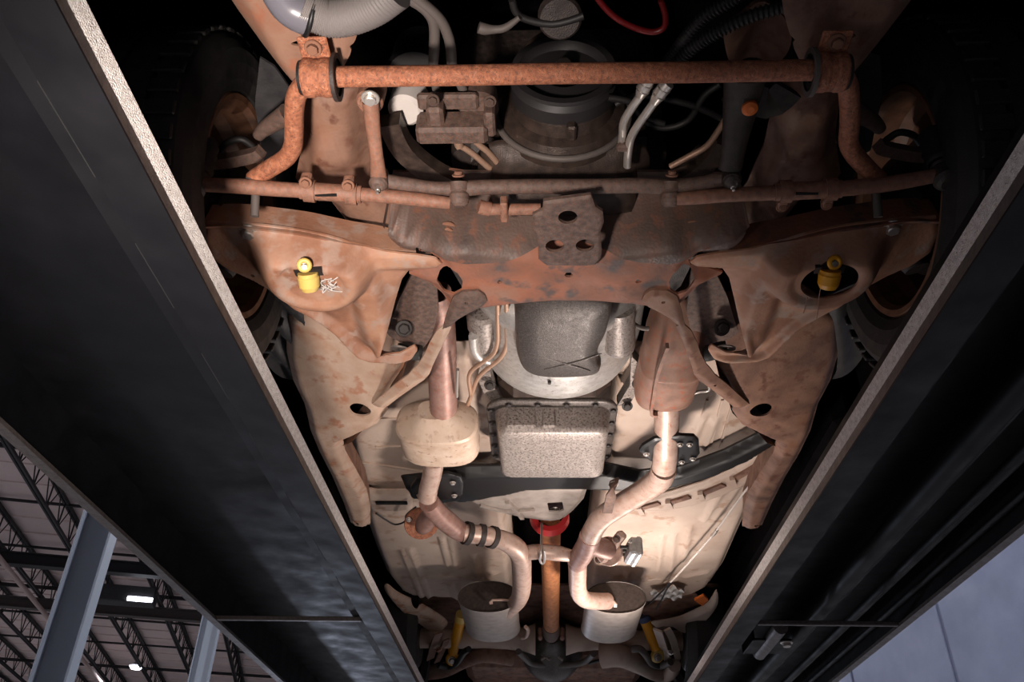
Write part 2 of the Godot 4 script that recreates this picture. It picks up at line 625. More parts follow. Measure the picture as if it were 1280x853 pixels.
func hall():
	var b := hb()
	var f := MB.new()
	f.box(hp(23, -13, -Y0 - 0.15), Vector3(46, 0.3, 74), 0.0, b)
	struct("floor", f, "slab")
	var c := MB.new()
	c.box(hp(23, -13, 9.67), Vector3(46, 0.2, 74), 0.0, b)
	var roof := struct("ceiling", c, "roof_deck")
	for k in 34:      # ribs of the roof deck, across the joists
		var r := MB.new()
		r.box(hp(17.0 + 1.3 * k, -13, 9.55), Vector3(45, 0.05, 0.10), 0.0, b)
		part("deck_rib", r, "roof_deck", roof)
	for q in [["wall_right", 9.15, 23.0, 0.3, 74.0], ["wall_left", -35.15, 23.0, 0.3, 74.0], ["wall_rear", -13.0, 60.15, 46.0, 0.3], ["wall_front", -13.0, -14.15, 46.0, 0.3]]:
		var w := MB.new()
		w.box(hp(q[2], q[1], 4.1), Vector3(q[3], 11.2, q[4]), 0.0, b)
		var wall := struct(q[0], w, "concrete")
		if q[0] == "wall_right":
			for k in 9:      # raised joint strips between the wall's slabs
				var j := MB.new()
				j.box(hp(8.6 + 2.6 * k, 8.98, 4.1), Vector3(0.03, 10.8, 0.05 if k % 2 else 0.14), 0.008, b)
				part("joint_strip", j, "concrete", wall)
	# columns
	for q in [[Vector3(-3.92, 0, -6.98), 0.26, "pale grey steel column left of the lift, the nearer and wider of two"], [Vector3(-5.10, 0, -13.04), 0.26, "grey steel column behind the left runway, the farther and thinner of two"]]:
		var t := thing("steel_column", q[2], "column", q[0], "steel columns of the hall")
		var w: float = q[1]
		var m := MB.new()
		for s in [-1, 1]:
			m.box(b * Vector3(s * w / 2, 5.4, 0), Vector3(0.018, 10.9, w * 0.95), 0.004, b)
		m.box(Vector3(0, 5.4, 0), Vector3(w - 0.02, 10.9, 0.014), 0.0, b)
		part("shaft", m, "column_grey", t)
		var p := MB.new()
		p.box(Vector3(0, 0.012, 0), Vector3(0.42, 0.024, 0.42), 0.004, b)
		part("base_plate", p, "column_grey", t)
		for s in [[-1, -1], [1, -1], [1, 1], [-1, 1]]:
			bolt(t, b * Vector3(s[0] * 0.17, 0.03, s[1] * 0.17), Vector3.UP, 0.016, "steel")
	# open-web joists under the roof deck
	var web := MB.new()
	var top := MB.new()
	var low := MB.new()
	for s in [-1, 1]:
		top.box(b * Vector3(s * 0.045, 0.76, -29.0), Vector3(0.06, 0.09, 44.0), 0.0, b)
		low.box(b * Vector3(s * 0.045, 0.0, -29.0), Vector3(0.055, 0.08, 44.0), 0.0, b)
	for k in 32:
		var u := 8.0 + 1.36 * k
		web.rod(b * Vector3(0, 0.0, -u), b * Vector3(0, 0.76, -u), 0.022, 6)
		web.rod(b * Vector3(0, 0.0, -u), b * Vector3(0, 0.76, -u - 0.62), 0.018, 6)
		web.rod(b * Vector3(0, 0.0, -u), b * Vector3(0, 0.76, -u + 0.62), 0.018, 6)
	var first: Node3D
	var which := ["farthest left under the roof", "second from the left edge", "third from the left edge, behind the near column", "just left of the near column's top", "entering at the upper left corner of the roof", "roof joist that passes beside the far column", "rightmost roof joist, past the far column"]
	for i in 7:
		var t: Node3D
		if first == null:
			t = thing("roof_joist", "", "roof joist", Vector3.ZERO, "open-web steel joists under the roof")
			part("top_chord", top, "joist_steel", t)
			part("bottom_chord", low, "joist_steel", t)
			part("web_bars", web, "joist_steel", t, "", "stuff")
			first = t
		else:
			t = first.duplicate()
			add_child(t, true)
		t.name = "roof_joist" if i == 0 else "roof_joist_%03d" % i
		t.set_meta("label", "dark open-web steel joist, " + which[i])
		t.position = hp(0, -7.74 + 1.95 * (i - 4), 8.7)
	for i in 7:
		var m := MB.new()
		m.box(Vector3.ZERO, Vector3(44, 0.07 if i % 3 else 0.12, 0.07), 0.0, b)
		var o := part("roof_purlin" if i == 0 else "roof_purlin_%03d" % i, m, "joist_steel", self)
		o.position = hp(20.6 + 3.85 * i, -13, 9.42 if i % 3 else 9.3)
		o.set_meta("label", "dark steel purlin crossing the roof joists, number %s from the near end" % ["one", "two", "three", "four", "five", "six", "seven"][i])
		o.set_meta("category", "purlin")
		o.set_meta("group", "purlins across the roof")
	for q in [[26.7, 0.34, "broad dark girder under the joists, the nearer of two"], [31.3, 0.30, "grey girder under the joists, the farther of two"]]:
		var m := MB.new()
		for s in [-1, 1]:
			m.box(Vector3(0, s * 0.17, 0), Vector3(44, 0.03, q[1]), 0.004, b)
		m.box(Vector3.ZERO, Vector3(44, 0.33, 0.03), 0.0, b)
		var o := part("roof_girder", m, "joist_steel" if q[0] < 30 else "edge_grey", self, q[2])
		o.position = hp(q[0], -13, 8.48)
		o.set_meta("category", "girder")
	var p := MB.new()
	p.rod(hp(6, -9.22, 8.0), hp(56, -9.22, 8.0), 0.075)
	part("roof_pipe", p, "pipe_pink", self, "long pale pink pipe slanting across the roof behind the near column").set_meta("category", "pipe")
	# a unit heater hangs by the joists
	var h := thing("ceiling_heater", "dark blue boxy heater with white tubes hanging under the roof joists", "heater", hp(28.2, -6.3, 8.1))
	var m2 := MB.new()
	m2.box(Vector3.ZERO, Vector3(1.7, 0.5, 0.6), 0.03, b)
	part("housing", m2, "shield", h)
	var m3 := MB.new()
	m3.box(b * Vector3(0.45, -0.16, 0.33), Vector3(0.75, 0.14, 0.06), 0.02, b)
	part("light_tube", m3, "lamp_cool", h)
	var m4 := MB.new()
	for s in [-1, 1]:
		m4.rod(b * Vector3(s * 0.7, 0.2, 0), b * Vector3(s * 0.7, 0.75, 0), 0.02, 8)
	part("hanger", m4, "joist_steel", h)


func high_bays():
	var n := 0
	for q in [[40.8, -7.98], [6.0, -6.0], [6.0, 4.5], [18.0, 4.5], [16.0, -16.0], [30.0, -26.0], [6.0, -22.0], [42.0, -20.0]]:
		var at := hp(q[0], q[1], 8.75)
		var t := thing("high_bay_lamp" if n == 0 else "high_bay_lamp_%03d" % n, "bright white lamp glowing under the roof, left of the far column" if n == 0 else "white high-bay lamp under the hall roof, outside the view", "lamp", at, "high-bay lamps of the hall")
		var m := MB.new()
		m.lathe([Vector2(0, 0.22), Vector2(0.08, 0.22), Vector2(0.12, 0.1), Vector2(0.3, 0.02), Vector2(0.3, 0.0), Vector2(0.27, 0.0)], Vector3.ZERO, Vector3.UP, 24)
		part("shade", m, "column_grey", t)
		var f := MB.new()
		f.lathe([Vector2(0.0, -0.16), Vector2(0.2, -0.12), Vector2(0.29, 0.005), Vector2(0, 0.01)], Vector3.ZERO, Vector3.UP, 24)
		part("lens", f, "lamp_cool", t)
		var r := MB.new()
		r.rod(Vector3(0, 0.2, 0), Vector3(0, 0.8, 0), 0.015, 8)
		part("hanger_rod", r, "joist_steel", t)
		spot("high_bay_light", at + Vector3(0, -0.19, 0), at + Vector3(0, -5, 0), Color(0.95, 0.96, 1.0), 68.0, 80.0, 0.2, 0.5)
		n += 1


func runways():
	for s in [-1, 1]:
		var t := thing("lift_runway", "left black runway of the lift, smooth flat underside and a worn, lit-coloured inner edge" if s < 0 else "right black runway of the lift, long tubes and ribs in its dark underside", "lift runway", Vector3(-0.42 if s < 0 else 0.512, Y0, -2.4), "runways of the drive-on lift")
		# along z, out is the distance outward from the inner edge, h above the eye
		var w := 0.477 if s < 0 else 0.449
		var z0 := 2.6
		var z1 := -4.2
		var prof := func(pts: Array, m: String, called: String):
			var sec := PackedVector2Array()
			for q in pts:
				sec.append(Vector2(s * q.x, q.y))
			var mb := MB.new()
			var rows := []
			for z in [z0, z1]:
				var row := PackedVector3Array()
				for q in sec:
					row.append(Vector3(q.x, q.y, z))
				rows.append(row)
			mb.grid(rows, true, 1, false, true)
			return part(called, mb, m, t)
		prof.call([Vector2(0.0, 0.651), Vector2(0.004, 0.672), Vector2(0.03, 0.672), Vector2(0.03, 0.651)], "edge_grey", "lip_rail")
		prof.call([Vector2(0.004, 0.672), Vector2(0.0, 0.694), Vector2(0.03, 0.694), Vector2(0.03, 0.672)], "worn_lit_edge", "worn_lit_lip")
		var flange: MeshInstance3D = prof.call([Vector2(0.0, 0.648), Vector2(0.0, 0.651), Vector2(0.058, 0.656), Vector2(0.058, 0.65)], "lift_black", "bottom_flange")
		prof.call([Vector2(0.05, 0.65), Vector2(0.05, 0.775), Vector2(0.058, 0.775), Vector2(0.058, 0.65)], "lift_black", "inner_web")
		prof.call([Vector2(0.03, 0.693), Vector2(0.012, 0.698), Vector2(0.058, 0.775), Vector2(0.062, 0.700)], "lift_black", "inner_rail")
		prof.call([Vector2(0.058, 0.77), Vector2(0.058, 0.778), Vector2(w, 0.778), Vector2(w, 0.77)], "lift_black", "deck")
		prof.call([Vector2(w - 0.006, 0.66), Vector2(w - 0.006, 0.83), Vector2(w, 0.83), Vector2(w, 0.66)], "lift_black", "outer_web")
		prof.call([Vector2(w - 0.016, 0.652), Vector2(w - 0.016, 0.66), Vector2(w + 0.006, 0.66), Vector2(w + 0.006, 0.652)], "edge_grey", "outer_edge")
		if s < 0:
			prof.call([Vector2(0.058, 0.668), Vector2(0.058, 0.674), Vector2(0.088, 0.674), Vector2(0.088, 0.664)], "lift_black", "slotted_strip")
		else:
			prof.call([Vector2(0.058, 0.70), Vector2(0.058, 0.708), Vector2(0.105, 0.708), Vector2(0.105, 0.70)], "lift_black", "slotted_strip")
			for q in [[0.24, 0.70, 0.022, "hydraulic_tube"], [0.355, 0.705, 0.012, "tie_bar"], [0.43, 0.70, 0.008, "guide_rod"]]:
				var tb := MB.new()
				tb.rod(Vector3(s * q[0], q[1], z0), Vector3(s * q[0], q[1], z1), q[2], 18)
				part(q[3], tb, "lift_black", t)
			prof.call([Vector2(0.26, 0.69), Vector2(0.26, 0.77), Vector2(0.266, 0.77), Vector2(0.266, 0.69)], "lift_black", "stiffener")
		for k in 22:      # dark slots along the inner flange
			var sl := MB.new()
			sl.box(Vector3(s * (0.066 if s < 0 else 0.08), 0.664 if s < 0 else 0.699, 2.3 - 0.24 * k), Vector3(0.006, 0.004, 0.13), 0.001)
			part("slot", sl, "void", flange)
		# a cross strap under the rear third
		var st := MB.new()
		st.box(Vector3(s * (w + 0.06) / 2, 0.66, 0.11), Vector3(w - 0.07, 0.012, 0.012), 0.002)
		part("cross_strap", st, "edge_grey", t)
		if s > 0:
			var br := MB.new()
			br.box(Vector3(0.15, 0.67, -0.16), Vector3(0.11, 0.006, 0.15), 0.002)
			br.box(Vector3(0.097, 0.69, -0.16), Vector3(0.006, 0.05, 0.15), 0.002)
			part("bracket", br, "lift_black", t)
			bolt(t, Vector3(0.19, 0.662, -0.09), Vector3.DOWN, 0.012, "steel")
			var ry := MB.new()
			ry.rod(Vector3(0.15, 0.675, -0.26), Vector3(0.15, 0.675, 0.02), 0.02)
			part("cylinder_end", ry, "edge_grey", t)


func shell():      # what closes the car from above and the sides
	var m := MB.new()
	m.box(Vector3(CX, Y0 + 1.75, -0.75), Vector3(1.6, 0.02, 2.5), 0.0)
	part("bonnet", m, "undercoat_shade", car)
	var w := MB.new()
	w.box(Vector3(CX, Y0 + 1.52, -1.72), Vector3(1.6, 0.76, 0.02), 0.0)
	part("firewall", w, "undercoat_shade", car)
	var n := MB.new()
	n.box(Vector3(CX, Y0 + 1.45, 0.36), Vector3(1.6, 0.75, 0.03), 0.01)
	part("nose_panel", n, "undercoat_shade", car)
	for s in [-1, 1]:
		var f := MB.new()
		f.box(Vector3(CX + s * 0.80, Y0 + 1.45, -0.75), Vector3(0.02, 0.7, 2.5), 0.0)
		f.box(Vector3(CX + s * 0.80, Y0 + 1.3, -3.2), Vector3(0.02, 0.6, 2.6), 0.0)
		part("wing", f, "undercoat_shade", car)
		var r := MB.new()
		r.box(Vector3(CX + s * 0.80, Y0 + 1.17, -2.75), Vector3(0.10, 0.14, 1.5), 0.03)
		part("sill", r, "undercoat_shade", car)
		# wheel-house wall and the ribbed splash shield behind the wheel
		var h := MB.new()
		var rows := []
		for i in 13:
			var a := PI * i / 12
			var row := PackedVector3Array()
			for x in [0.80, 0.55]:
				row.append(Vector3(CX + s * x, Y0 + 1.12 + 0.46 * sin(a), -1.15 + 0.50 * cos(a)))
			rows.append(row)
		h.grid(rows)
		part("wheel_house", h, "undercoat_shade", car)
		var q := MB.new()
		var pl := chaikin(flip(PackedVector2Array([Vector2(-0.595, -1.325), Vector2(-0.545, -1.352), Vector2(-0.471, -1.436), Vector2(-0.466, -1.551), Vector2(-0.517, -1.680), Vector2(-0.574, -1.723), Vector2(-0.640, -1.716), Vector2(-0.652, -1.583)]), s), 2)
		q.sheet(pl, func(p, d): return 1.07 + 0.012 * sin((p.x + p.y * 0.35) * 90.0 * s) * clampf(-d * 30, 0, 1), 0.006, 0.012)
		part("splash_shield", q, "shield", car)
		var sd := MB.new()
		sd.sheet(flip(PackedVector2Array([Vector2(-0.469, -0.873), Vector2(-0.441, -0.956), Vector2(-0.463, -1.105), Vector2(-0.536, -1.135), Vector2(-0.513, -0.990)]), s), func(p, d): return 1.2, 0.005, 0.02)
		part("apron", sd, "shield", car)


func engine():
	var b := MB.new()
	b.box(Vector3(CX - 0.01, Y0 + 1.33, -1.36), Vector3(0.40, 0.4, 0.62), 0.04)
	b.box(Vector3(CX - 0.01, Y0 + 1.2, -1.36), Vector3(0.32, 0.2, 0.62), 0.03)
	var blk := part("engine_block", b, "iron_dark", car)
	# timing cover
	var t := MB.new()
	var tc := Vector3(CX - 0.004, Y0 + 1.165, -0.93)
	t.lathe([Vector2(0.0, -0.005), Vector2(0.05, -0.005), Vector2(0.056, 0.004), Vector2(0.072, 0.006), Vector2(0.086, 0.016), Vector2(0.09, 0.036), Vector2(0.106, 0.042), Vector2(0.112, 0.056), Vector2(0.112, 0.10)], tc, Vector3(0, 0, -1), 40)
	t.box(tc + Vector3(0.012, -0.088, -0.022), Vector3(0.016, 0.02, 0.03), 0.003)
	part("timing_cover", t, "oily_iron", blk)
	# oil pan: shallow front, deep sump behind the crossmember
	var o := MB.new()
	var c := Vector3(CX - 0.003, Y0, -1.11)
	var rows := []
	for q in [[0.30, 0.24, 1.10, 0.0], [0.30, 0.24, 1.085, 0.0], [0.262, 0.20, 1.08, 0.0], [0.25, 0.19, 1.03, 0.0], [0.235, 0.175, 1.012, 0.0], [0.17, 0.12, 1.008, 0.0]]:
		rows.append(rr(c + Vector3(0, q[2], 0), q[0], q[1], 0.045, 6))
	o.grid(rows, true)
	o.cap(rows[-1], false, 1)
	part("oil_pan", o, "oily_iron", blk)
	var lip := MB.new()
	lip.ring(tc + Vector3(0, 0, -0.058), Vector3(0, 0, 1), 0.116, 0.006, 40, 8)
	part("pan_seal", lip, "hose_grey", blk)
	for p in [Vector3(-0.034, 2.400, -0.979), Vector3(0.094, 2.400, -0.987), Vector3(-0.048, 2.400, -1.046), Vector3(0.109, 2.400, -1.048)]:
		bolt(blk, p + Vector3(0, -0.004, 0), Vector3(0, -0.6, 0.8), 0.006, "iron")
	var s := MB.new()
	var ol := PackedVector2Array([Vector2(-0.045, -1.285), Vector2(0.133, -1.286), Vector2(0.140, -1.337), Vector2(0.133, -1.415), Vector2(0.120, -1.461), Vector2(0.119, -1.510), Vector2(0.131, -1.536), Vector2(0.127, -1.562), Vector2(0.105, -1.575), Vector2(0.026, -1.581), Vector2(-0.024, -1.568), Vector2(-0.047, -1.519), Vector2(-0.050, -1.414)])
	rows = []
	var mid := Vector2(0.044, -1.429)
	for q in [[1.06, 1.10], [1.06, 1.055], [1.03, 1.0], [0.99, 0.987], [0.94, 0.982], [0.5, 0.98]]:
		var row := PackedVector3Array()
		for v in chaikin(ol, 2):
			var w: Vector2 = mid + (v - mid) * q[0]
			row.append(Vector3(w.x, Y0 + q[1], w.y))
		rows.append(row)
	s.grid(rows, true)
	s.cap(rows[-1], false, 1)
	part("oil_sump", s, "pan_dark", blk)
	var ri := MB.new()
	ri.tube([Vector3(0.008, 2.281, -1.536), Vector3(0.076, 2.281, -1.504), Vector3(0.129, 2.281, -1.474)], [0.001, 0.004, 0.001], 4, 8)
	ri.tube([Vector3(0.001, 2.281, -1.485), Vector3(0.077, 2.281, -1.523), Vector3(0.108, 2.281, -1.542)], [0.001, 0.0035, 0.001], 4, 8)
	part("sump_rib", ri, "pan_dark", blk)
	# crank pulley
	var pu := blk
	var pc := Vector3(CX - 0.004, Y0 + 1.172, -0.90)
	var pr := MB.new()
	pr.lathe([Vector2(0.0, 0.04), Vector2(0.03, 0.04), Vector2(0.034, 0.012), Vector2(0.07, 0.016), Vector2(0.076, 0.0), Vector2(0.088, 0.0), Vector2(0.089, 0.006), Vector2(0.083, 0.012), Vector2(0.09, 0.02), Vector2(0.09, 0.05), Vector2(0.084, 0.054), Vector2(0.0, 0.054)], pc, Vector3(0, 0, -1), 40)
	part("crank_pulley", pr, "belt", pu)
	bolt(pu, pc + Vector3(0, 0, 0.0), Vector3(0, 0, 1), 0.014, "dark_bolt")
	# fan pulley and alternator, high up and dark
	var fp := MB.new()
	fp.lathe([Vector2(0.0, 0.03), Vector2(0.02, 0.0), Vector2(0.05, 0.01), Vector2(0.078, 0.0), Vector2(0.082, 0.006), Vector2(0.07, 0.02), Vector2(0.082, 0.034), Vector2(0.0, 0.04)], Vector3(0.044, 2.580, -0.960), Vector3(0, 0.1, -1), 32)
	part("fan_pulley", fp, "oily_iron", car)
	var al := MB.new()
	al.lathe([Vector2(0.0, 0.0), Vector2(0.04, 0.0), Vector2(0.058, 0.012), Vector2(0.06, 0.07), Vector2(0.05, 0.085), Vector2(0.0, 0.085)], Vector3(-0.092, 2.520, -0.973), Vector3(0.1, 0.1, -1), 24)
	part("alternator", al, "oily_iron", car)
	var ft := MB.new()
	ft.lathe([Vector2(0.0, 0.0), Vector2(0.024, 0.0), Vector2(0.03, 0.006), Vector2(0.032, 0.05), Vector2(0.026, 0.055)], Vector3(-0.224, 2.400, -0.928), Vector3(0.1, 1.0, -0.1), 24)
	part("oil_filter", ft, "white_tag", car)
	# steering box with its brackets
	var sb := thing_part("steering_box", car)
	var m := MB.new()
	m.box(Vector3(-0.145, 2.380, -0.945), Vector3(0.118, 0.05, 0.035), 0.006)
	m.box(Vector3(-0.170, 2.390, -0.917), Vector3(0.028, 0.05, 0.045), 0.006)
	m.box(Vector3(-0.150, 2.400, -0.906), Vector3(0.10, 0.014, 0.03), 0.004)
	m.box(Vector3(-0.082, 2.390, -0.930), Vector3(0.018, 0.05, 0.05), 0.004)
	m.lathe([Vector2(0, 0), Vector2(0.03, 0), Vector2(0.034, 0.01), Vector2(0.03, 0.05), Vector2(0.0, 0.05)], Vector3(-0.102, 2.400, -0.929), Vector3(0, 1, 0), 18)
	part("steering_box", m, "iron", sb)
	for p in [Vector3(-0.169, 2.365, -0.875), Vector3(-0.079, 2.365, -0.879), Vector3(-0.121, 2.365, -0.939)]:
		bolt(sb, p, Vector3(0, -1, 0.3), 0.007, "iron")
	var dk := MB.new()
	dk.lathe([Vector2(0, 0), Vector2(0.05, 0), Vector2(0.055, 0.01), Vector2(0.05, 0.02), Vector2(0.05, 0.1)], Vector3(-0.208, 2.460, -0.911), Vector3(0, 1, -0.2), 24)
	part("pump_reservoir", dk, "black_plastic", car)
	var mo := MB.new()
	mo.strap([Vector3(-0.245, 2.370, -0.918), Vector3(-0.230, 2.370, -0.979), Vector3(-0.188, 2.370, -1.035), Vector3(-0.142, 2.370, -1.069)], 0.035, 0.03, Vector3(0, -1, 0))
	part("motor_mount", mo, "oily_iron", car)
	var mr := MB.new()
	mr.strap([Vector3(0.308, 2.380, -0.978), Vector3(0.283, 2.380, -1.032), Vector3(0.247, 2.380, -1.069)], 0.03, 0.03, Vector3(0, -1, 0))
	mr.tube([Vector3(0.284, 2.400, -1.023), Vector3(0.245, 2.400, -1.089)], 0.017, 3)
	part("motor_mount", mr, "oily_iron", car)


func thing_part(called: String, parent: Node) -> Node3D:      # an empty that holds a part's own pieces
	var o := Node3D.new()
	o.name = called
	parent.add_child(o, true)
	return o


func frame():
	for s in [-1, 1]:
		# front horn, from the nose back past the sway bar
		var h := MB.new()
		var ol: PackedVector2Array = flip(PackedVector2Array([Vector2(-0.452, -0.602), Vector2(-0.452, -0.671), Vector2(-0.435, -0.717), Vector2(-0.412, -0.765), Vector2(-0.389, -0.805), Vector2(-0.374, -0.823), Vector2(-0.352, -0.821), Vector2(-0.306, -0.812), Vector2(-0.277, -0.767), Vector2(-0.250, -0.712), Vector2(-0.228, -0.651), Vector2(-0.214, -0.606)]), s)
		var a: Vector2 = flip(Vector2(-0.407, -0.648), s)
		var e: Vector2 = flip(Vector2(-0.370, -0.806), s)
		var nn := (e - a).orthogonal().normalized()
		if nn.x * s < 0:
			nn = -nn
		h.sheet(ol, func(p, d): return 1.03 + clampf((p - a).dot(nn), 0.0, 1.0) * 0.9 + 0.006 * smoothstep(-0.012, 0.0, d), 0.004, 0.008, [[flip(Vector2(-0.351, -0.742), s), 0.006], [flip(Vector2(-0.270, -0.754), s), 0.006]])
		var horn := part("frame_horn", h, "rusty_horn" if s < 0 else "brown_frame", car)
		bolt(horn, flip(Vector3(-0.324, 2.322, -0.752), s), Vector3.DOWN, 0.011, "rusty_bolt")
		# the rail between the sway bar and the crossmember
		var k := MB.new()
		k.sheet(flip(PackedVector2Array([Vector2(-0.373, -0.833), Vector2(-0.276, -0.832), Vector2(-0.283, -0.901), Vector2(-0.287, -0.987), Vector2(-0.276, -1.073), Vector2(-0.231, -1.168), Vector2(-0.211, -1.261), Vector2(-0.305, -1.260), Vector2(-0.355, -1.189), Vector2(-0.383, -1.106), Vector2(-0.415, -1.106), Vector2(-0.434, -1.053), Vector2(-0.400, -0.967)]), s), func(p, d): return 1.045 + 0.03 * smoothstep(-0.03, 0.0, d) - 0.012 * smoothstep(0.05, 0.02, (p - flip(Vector2(-0.351, -0.968), s)).length()), 0.004, 0.01, [[flip(Vector2(-0.331, -0.935), s), 0.004], [flip(Vector2(-0.376, -0.933), s), 0.005]])
		part("front_rail", k, "brown_frame", car)
		# the bent rail behind the control arm and the arm down to the sill
		var r := MB.new()
		var ro: PackedVector2Array = flip(PackedVector2Array([Vector2(-0.253, -1.378), Vector2(-0.285, -1.513), Vector2(-0.311, -1.598), Vector2(-0.346, -1.661), Vector2(-0.375, -1.720), Vector2(-0.372, -1.774), Vector2(-0.411, -1.847), Vector2(-0.483, -1.907), Vector2(-0.514, -1.929), Vector2(-0.522, -1.998), Vector2(-0.513, -2.126), Vector2(-0.506, -2.243), Vector2(-0.515, -2.360), Vector2(-0.539, -2.505), Vector2(-0.598, -2.493), Vector2(-0.590, -2.325), Vector2(-0.587, -2.147), Vector2(-0.590, -1.998), Vector2(-0.587, -1.890), Vector2(-0.580, -1.774), Vector2(-0.590, -1.690), Vector2(-0.584, -1.591), Vector2(-0.554, -1.463), Vector2(-0.450, -1.376)]), s)
		var r0: Vector2 = flip(Vector2(-0.592, -1.877), s)
		var r1: Vector2 = flip(Vector2(-0.458, -1.774), s)
		var rn := (r1 - r0).orthogonal().normalized()
		if rn.y < 0:
			rn = -rn
		r.sheet(ro, func(p, d):
			var y: float = 1.0 + 0.018 * smoothstep(-0.022, 0.0, d)
			var front := clampf((p - r0).dot(rn), 0.0, 1.0)
			y += front * 0.22
			return y, 0.005, 0.008, [[flip(Vector2(-0.434, -1.750), s), 0.026], [flip(Vector2(-0.575, -2.456), s), 0.011], [flip(Vector2(-0.561, -2.520), s), 0.007]])
		var rail := part("frame_rail", r, "dusty_frame" if s < 0 else "brown_frame", car)
		var rs := MB.new()      # its upright inner side
		var path: Array = flip([Vector3(-0.290, 2.316, -1.537), Vector3(-0.316, 2.316, -1.624), Vector3(-0.354, 2.316, -1.695), Vector3(-0.406, 2.316, -1.802), Vector3(-0.492, 2.316, -1.942), Vector3(-0.523, 2.316, -1.965), Vector3(-0.530, 2.316, -2.030), Vector3(-0.521, 2.316, -2.160), Vector3(-0.515, 2.316, -2.279), Vector3(-0.526, 2.316, -2.428)], s)
		var up := []
		for v in path:
			up.append(v + Vector3(0.012 * s, 0.09, 0))
		rs.grid([PackedVector3Array(path), PackedVector3Array(up)])
		part("rail_side", rs, "brown_frame", rail)
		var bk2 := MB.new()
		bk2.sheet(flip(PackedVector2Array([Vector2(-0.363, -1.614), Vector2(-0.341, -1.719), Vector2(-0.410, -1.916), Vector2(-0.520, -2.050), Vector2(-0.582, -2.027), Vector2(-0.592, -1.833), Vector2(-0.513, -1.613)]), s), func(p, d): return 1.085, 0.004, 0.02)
		part("rail_shade", bk2, "undercoat_shade", rail)  # added dark sheet, makes the holes in the rail look shaded inside
		# strut that ties the rail to the crossmember
		var t := thing_part("tie_strut", car)
		var st := MB.new()
		var so: PackedVector2Array = flip(PackedVector2Array([Vector2(-0.180, -1.294), Vector2(-0.201, -1.326), Vector2(-0.221, -1.377), Vector2(-0.236, -1.426), Vector2(-0.262, -1.496), Vector2(-0.289, -1.550), Vector2(-0.323, -1.601), Vector2(-0.359, -1.657), Vector2(-0.403, -1.721), Vector2(-0.392, -1.748), Vector2(-0.362, -1.724), Vector2(-0.306, -1.650), Vector2(-0.260, -1.584), Vector2(-0.240, -1.531), Vector2(-0.225, -1.474), Vector2(-0.207, -1.415), Vector2(-0.191, -1.364), Vector2(-0.170, -1.310)]), s)
		var q0: float = Vector2(-0.178, -1.297).y
		var q1: float = Vector2(-0.391, -1.740).y
		var c0: Vector2 = flip(Vector2(-0.178, -1.297), s)
		var c1: Vector2 = flip(Vector2(-0.248, -1.528), s)
		var c2: Vector2 = flip(Vector2(-0.377, -1.713), s)
		st.sheet(so, func(p, d): return lerpf(0.928, 0.99, smoothstep(q0, q1, p.y)) + minf(seg_d(p, c0, c1), seg_d(p, c1, c2)) * 0.5, 0.004, 0.005, [[flip(Vector2(-0.297, -1.595), s), 0.004]])
		part("strap", st, "dusty_frame" if s < 0 else "brown_frame", t)
		var bk := MB.new()
		bk.sheet(flip(PackedVector2Array([Vector2(-0.159, -1.212), Vector2(-0.140, -1.195), Vector2(-0.111, -1.193), Vector2(-0.100, -1.207), Vector2(-0.097, -1.224), Vector2(-0.111, -1.244), Vector2(-0.130, -1.258), Vector2(-0.154, -1.279), Vector2(-0.177, -1.307), Vector2(-0.188, -1.312), Vector2(-0.176, -1.266)]), s), func(p, d): return 0.924 + 0.006 * smoothstep(-0.008, 0.0, d), 0.005, 0.004, [[flip(Vector2(-0.135, -1.222), s), 0.004]])
		part("bracket", bk, "iron" if s < 0 else "brown_frame", t)
		# pivot bracket of the arm's rear leg
		var pv := thing_part("pivot_bracket", car)
		var pb := MB.new()
		pb.sheet(flip(PackedVector2Array([Vector2(-0.328, -1.457), Vector2(-0.303, -1.487), Vector2(-0.254, -1.512), Vector2(-0.231, -1.463), Vector2(-0.208, -1.377), Vector2(-0.200, -1.248), Vector2(-0.237, -1.236), Vector2(-0.281, -1.329)]), s), func(p, d): return 1.02, 0.01, 0.012)
		part("plate", pb, "iron", pv)
		bolt(pv, flip(Vector3(-0.282, 2.300, -1.408), s), Vector3(0.2, -0.7, 0.7), 0.012, "dark_bolt")


